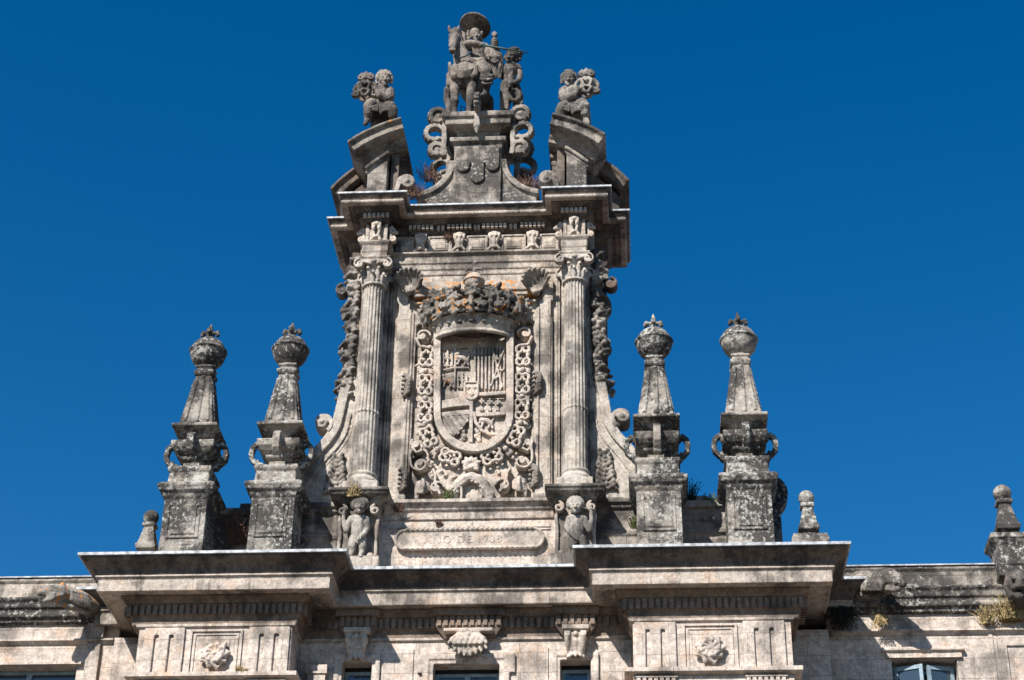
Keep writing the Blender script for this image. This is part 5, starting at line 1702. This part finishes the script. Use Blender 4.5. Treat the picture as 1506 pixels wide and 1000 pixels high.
# --- the two seated child figures --------------------------------------
def child(P, ax, k, name_label, mat, hair, shx, shy, seat):
    """k = side of the shield (-1 left, 1 right) seen from the front; ax = axis in px"""
    T = thing('seated_child_statue', at(ax, 186, -.7), name_label, 'statue')
    def q(dx, y, d=0.0): return P(ax+k*dx, y, d)
    b = MB()
    b.limb([(q(0, 155, .02), .23), (q(0, 146, .0), .25), (q(-1, 136, .0), .235)], 12)
    b.limb([(q(-10, 133, 0), .15), (q(9, 133, .02), .14)], 10)
    b.limb([(q(-1, 128, -.02), .09), (q(-1, 122, -.05), .10)], 9)
    hx = -5
    b.ball(q(hx, 113.5, -.02), (.195, .19, .20), 14)
    b.ball(q(hx, 117, -.05), (.165, .15, .17), 12)
    face(b, P, ax+k*hx, 114.8, -.03, 1.0, -k*1.2)
    for s in (-1, 1): b.ball(q(hx+s*9.8, 116, .03), (.035, .05, .06), 7)
    # arms
    b.limb([(q(-13, 134, 0), .15), (q(-13.5, 143, -.12), .15), (q(-8, 146, -.25), .13)], 9)
    b.limb([(q(-8, 146, -.25), .13), (q(1, 141, -.33), .11), (q(6, 134, -.30), .07)], 9)
    hand(b, P, ax+k*8.5, 131, -.30, k*.6, -.8, 1.0)
    b.limb([(q(9, 134, .05), .10), (q(20, 139, .10), .09), (q(28, 133, .08), .065)], 9)
    hand(b, P, ax+k*29.5, 130, .02, k*.2, -1, 1.0)
    # legs
    b.limb([(q(-5, 157, 0), .19), (q(-14, 158, -.22), .19), (q(-17, 162, -.28), .165)], 10)
    b.limb([(q(-17, 162, -.28), .165), (q(-18, 171, -.22), .14), (q(-17.5, 178, -.16), .085)], 10)
    b.limb([(q(-17.5, 180, -.16), .09), (q(-20, 183, -.30), .08), (q(-22, 184, -.36), .06)], 8)
    b.limb([(q(6, 157, 0), .19), (q(14, 153, -.25), .185), (q(18, 156, -.32), .16)], 10)
    b.limb([(q(18, 156, -.32), .16), (q(18.5, 167, -.26), .14), (q(20, 175, -.2), .085)], 10)
    b.limb([(q(20, 177, -.2), .09), (q(22, 181, -.32), .08), (q(23, 182.5, -.38), .06)], 8)
    sculpt('body', b, mat, T, 0.014, 0, ((0.12, 0.012),))
    b = MB()
    random.seed(ax)
    for i in range(40):
        a = random.uniform(math.pi*.97, math.pi*2.03)
        r = random.uniform(.86, 1.05)
        b.ball(q(hx+10.6*r*math.cos(a), 113.5+9.5*r*math.sin(a), random.uniform(-.02, .16)+.02), .052, 7)
    for i in range(7):
        a = math.pi*(1.15+.7*i/6)
        b.ball(q(hx+7.6*math.cos(a), 111.5+6.2*math.sin(a), -.13), .048, 7)
    for s in (-1, 1):
        for i in range(5): b.ball(q(hx+s*(10.6+.7*(i % 2)), 111+2.9*i, .05), .052, 7)
    sculpt('hair', b, hair, T, 0.018, 1, ((0.1, 0.014),))
    b = MB()
    b.tube([q(-12, 149, -.08), q(-4, 153.5, -.27), q(5, 151, -.27), q(12, 147, -.08)], .045, 8)
    for q_ in (-1, 1):
        for i in range(4): b.limb([(q(q_*(5+3*i), 152+.6*i, -.2), .045), (q(q_*(6+3.2*i), 157+.4*i, -.34-.02*i), .05), (q(q_*(5+3.2*i), 163-.6*i, -.36), .035)], 7)
    for i in range(9):
        u = -9+2.3*i
        b.limb([(q(u, 151.5-.25*i, -.22), .04), (q(u*.85, 158, -.30+.02*(i % 2)), .05), (q(u*.6, 167-abs(i-4)*1.6, -.30), .032)], 7)
    sculpt('loincloth', b, mat, T, 0.014, 0, ((0.1, 0.01),))
    b = MB()
    c = P(shx, shy, -.14)
    b.ball(c, (.27, .12, .36), 16, Matrix.Rotation(rad(-k*20), 3, 'Z'))
    rim_ = []
    for i in range(25):
        a = i*2*math.pi/24
        r = 1.0+.10*math.cos(4*a)+.05*math.cos(2*a)
        rim_.append(c+V((.29*r*math.cos(a), -.04, .40*r*math.sin(a))))
    b.tube(rim_, .055, 8)
    for s in (-1, 1):
        b.band(spiral(c+V((s*.16, -.08, .40)), .13, .03, rad(90), s*1.3, n=20), V((0, .16, 0)), .06)
        b.band(spiral(c+V((s*.26, -.08, -.20)), .12, .03, rad(0 if s > 0 else 180), -s*1.2, n=20), V((0, .15, 0)), .06)
        b.limb([(c+V((s*.05, -.15, .24)), .05), (c+V((s*.15, -.20, .10)), .06), (c+V((s*.10, -.18, -.04)), .05)], 7)
        b.limb([(c+V((s*.04, -.16, -.08)), .05), (c+V((s*.14, -.19, -.16)), .055), (c+V((s*.04, -.17, -.30)), .05)], 7)
        b.limb([(c+V((s*.05, -.05, .46)), .06), (c+V((s*.12, -.07, .54)), .06), (c+V((s*.20, -.05, .50)), .05)], 7)
    b.limb([(c+V((0, -.1, .40)), .07), (c+V((0, -.1, .54)), .075)], 8)
    b.ball(c+V((0, -.18, .12)), .07, 8)
    sculpt('carved_shield', b, mat, T, 0.018, 1, ((0.1, 0.012),))
    b = MB()
    b.prism([(p.x, p.z) for p in (P(x, y, -.1) for x, y in seat)], -.72, -.1)
    f = [P(x, y, -.1) for x, y in seat]
    b.box(min(p.x for p in f)-.05, max(p.x for p in f)+.05, -.76, -.06, max(p.z for p in f)-.10, max(p.z for p in f)+.0)
    sculpt('seat', b, mat, T, 0.024, 0, ((0.2, 0.012),), False)
    return T
child(pm(-0.72), 560, -1, 'seated stone child with orange lichen in its hair, holding a carved shield', 'statue', 'top_orange', 538, 133, [(546, 163), (575, 163), (573, 193), (541, 205)])
child(pm(-0.72), 842, 1, 'pale grey seated stone child holding a carved shield to the right, without orange lichen', 'statue_pale', 'statue_pale', 863, 128, [(831, 163), (858, 163), (866, 196), (836, 182)])

# ================================================================ gargoyles
G1 = thing('gargoyle', at(130, 885, .4), 'winged stone beast spout with folded feathers at the left wing cornice', 'gargoyle', 'gargoyles under the parapet')
P = pm(-0.1)
b = MB()
b.limb([(P(140, 893, .5), .30), (P(122, 886, .2), .28), (P(104, 880, -.1), .24)], 12)
b.limb([(P(104, 880, -.1), .22), (P(88, 872, -.35), .22), (P(74, 870, -.5), .17), (P(60, 872, -.6), .10)], 10)
b.limb([(P(90, 876, -.4), .14), (P(76, 880, -.55), .11), (P(66, 884, -.6), .06)], 9)
b.ball(P(80, 864, -.4), .09, 8).ball(P(92, 862, -.35), .10, 8)
for i in range(5): b.limb([(P(60+5*i, 873, -.62), .04), (P(59+5*i, 876.5, -.62), .022)], 6)
b.limb([(P(84, 885, -.4), .07), (P(104, 893, -.2), .08), (P(130, 900, .2), .07)], 8)
sculpt('body', b, 'crust', G1, 0.022, 2, ((0.1, 0.02),))
b = MB()
for r_ in range(3):
    for i in range(6):
        b.limb([(P(98+4*i+3*r_, 866+4*r_+.8*i, -.3+.05*i), .06), (P(106+4.4*i, 871+5*r_+1.2*i, -.28+.06*i), .075), (P(112+4.4*i, 876+6*r_+1.2*i, -.2+.06*i), .04)], 7)
sculpt('wing', b, 'crust', G1, 0.02, 1, ((0.1, 0.014),))
G2 = thing('gargoyle', at(1270, 862, .4), 'long blunt-headed stone beast spout leaning out beside the right cornice block', 'gargoyle', 'gargoyles under the parapet')
b = MB()
b.limb([(P(1262, 858, .8), .34), (P(1280, 858, .3), .33), (P(1296, 856, -.1), .28)], 12)
b.limb([(P(1296, 856, -.1), .28), (P(1308, 850, -.35), .25), (P(1320, 854, -.55), .19), (P(1326, 858, -.6), .13)], 12)
b.limb([(P(1300, 864, -.2), .14), (P(1314, 866, -.5), .11), (P(1322, 866, -.56), .08)], 9)
b.limb([(P(1272, 872, .3), .16), (P(1290, 872, 0), .14), (P(1304, 870, -.2), .10)], 9)
b.ball(P(1305, 842, -.35), (.1, .1, .08), 8).ball(P(1314, 847, -.52), .07, 8)
for i in range(7): b.limb([(P(1272+4.5*i, 846, .2-.09*i), .07), (P(1270+4.5*i, 858, .1-.09*i), .08), (P(1268+4.5*i, 868, .1-.08*i), .05)], 7)
sculpt('body', b, 'top', G2, 0.022, 2, ((0.1, 0.02),))
G3 = thing('lion_mask_spout', at(1498, 860, .3), 'carved lion-faced mask at the foot of the square pier on the right edge', 'gargoyle', 'gargoyles under the parapet')
b = MB()
b.ball(P(1499, 858, .1), (.32, .34, .36), 14)
b.limb([(P(1499, 846, 0), .12), (P(1499, 862, -.3), .09)], 8)
b.ball(P(1499, 863, -.3), (.13, .10, .07), 8)
for s in (-1, 1):
    b.ball(P(1499+s*7, 851, -.2), (.10, .07, .05), 8)
    b.ball(P(1499+s*7, 864, -.22), (.10, .09, .09), 8)
    b.limb([(P(1499+s*15, 846, 0), .09), (P(1499+s*18, 862, 0), .10), (P(1499+s*13, 878, .05), .08)], 8)
    b.limb([(P(1499+s*7, 850, -.22), .045), (P(1499+s*11, 848, -.18), .04)], 7)
b.limb([(P(1492, 874, -.1), .10), (P(1499, 877, -.16), .12), (P(1506, 874, -.1), .10)], 8)
b.limb([(P(1499, 878, 0), .14), (P(1499, 890, .3), .12)], 8)
sculpt('face', b, 'statue', G3, 0.02, 2, ((0.1, 0.016),))

# ================================================================ weeds on the ledges
def weed(name, px, py, Y, n, h, mat, label, spread=.25, droop=0.0, lean=0.0, leafy=0.0, group=None, wide=.010):
    random.seed(int(px*7+py))
    b = MB()
    base = at(px, py, Y)
    for i in range(n):
        a = random.uniform(0, 2*math.pi)
        r = spread*math.sqrt(random.random())
        p0 = base+V((r*math.cos(a)*1.0, r*math.sin(a)*.5, 0))
        ln_ = h*random.uniform(.45, 1.1)
        d = V((random.uniform(-.6, .6)+lean, random.uniform(-.6, .2), 1.0 if droop == 0 else -droop)).normalized()
        p1 = p0+d*ln_*.55
        p2 = p1+(d+V((random.uniform(-.5, .5), random.uniform(-.4, .2), random.uniform(-.5, .2)))).normalized()*ln_*.5
        b.tube([p0, p1, p2], [wide, wide*.8, wide*.3], 3)
        if leafy:
            for k in range(int(3*leafy)+1):
                f = random.random()
                q = p0.lerp(p2, f)
                u = V((random.uniform(-1, 1), random.uniform(-1, 1), random.uniform(-.6, 1))).normalized()*random.uniform(.03, .075)
                v = V((random.uniform(-1, 1), random.uniform(-1, 1), random.uniform(-1, 1))).normalized()*.02
                b.add([q, q+u*.5+v, q+u, q+u*.5-v], [[0, 1, 2, 3]])
    o = obj(name, b, mat, None)
    tag(o, label, 'weed', group)
    return o
weed('dry_weed', 606, 291, -.45, 90, .45, 'weed_brown', 'brown dry weed in the corner left of the top pedestal, beside the left curved pediment', .30, leafy=.8)
weed('dry_weed', 636, 266, .1, 60, .6, 'weed_brown', 'thin brown weed growing off the left concave flank below the scroll brackets', .30, leafy=1.0, lean=-.5)
weed('dry_weed', 778, 277, -.05, 110, .36, 'weed_brown', 'brown dry weed on the right concave flank below the scroll brackets', .42, leafy=.6)
weed('dry_weed', 585, 409, -.12, 60, .3, 'weed_brown', 'reddish weed in the joint above the left large scallop shell', .14, leafy=.6)
weed('dry_weed', 660, 352, -.1, 34, .22, 'weed_brown', 'reddish weed on the frieze between the two left consoles', .16, leafy=.6)
weed('dry_weed', 645, 774, -.14, 40, .16, 'weed_brown', 'small red weed above the inscription panel', .07, leafy=.6)
weed('dry_weed', 586, 752, -.3, 40, .22, 'weed_brown', 'reddish weed at the left end of the ledge under the coat of arms', .12, leafy=.6)
weed('green_weed', 660, 735, -.3, 60, .3, 'weed_green', 'small green weed on the ledge to the left of the hanging fleece', .14, leafy=1.5)
weed('green_weed', 521, 730, -.95, 60, .35, 'weed_gold', 'yellowish weed on top of the left atlas figure head', .16, leafy=1.2)
weed('green_weed', 937, 777, .0, 80, .35, 'weed_green', 'green moss tuft on the flank wall left of the first obelisk right of the gable', .14, leafy=1.8)
weed('shrub', 1012, 738, .6, 60, .6, 'weed_dark', 'dark bushy weed on the low wall between the two right obelisks', .22, leafy=1.2)
weed('green_weed', 1045, 748, .5, 90, .4, 'weed_green', 'low green weed against the left side of the far right obelisk pedestal', .2, leafy=1.5)
weed('dry_weed', 348, 800, .35, 110, .8, 'weed_brown', 'rusty brown weed at the foot of the low wall between the two left obelisks', .22, leafy=1.0)
weed('dry_grass', 1452, 918, .43, 110, .5, 'weed_gold', 'smaller yellow grass tuft on the right wing moulding', .16, leafy=.8)
weed('dry_grass', 1488, 912, .43, 240, .62, 'weed_gold', 'larger yellow grass tuft below the lion mask on the right wing moulding', .34, leafy=.8)
weed('hanging_fern', 1236, 894, .3, 170, .7, 'weed_dark', 'dark fern hanging in the shadow below the right beast gargoyle', .34, droop=.8, leafy=1.8)
weed('dry_grass', 1296, 905, .3, 60, .4, 'weed_gold', 'pale dead stems hanging below the right beast gargoyle', .14, droop=.8, leafy=1.0)
weed('green_weed', 354, 991, -1.3, 50, .2, 'weed_gold', 'tiny weed on the string course at the left block, right of the rosette', .10, leafy=1.2)
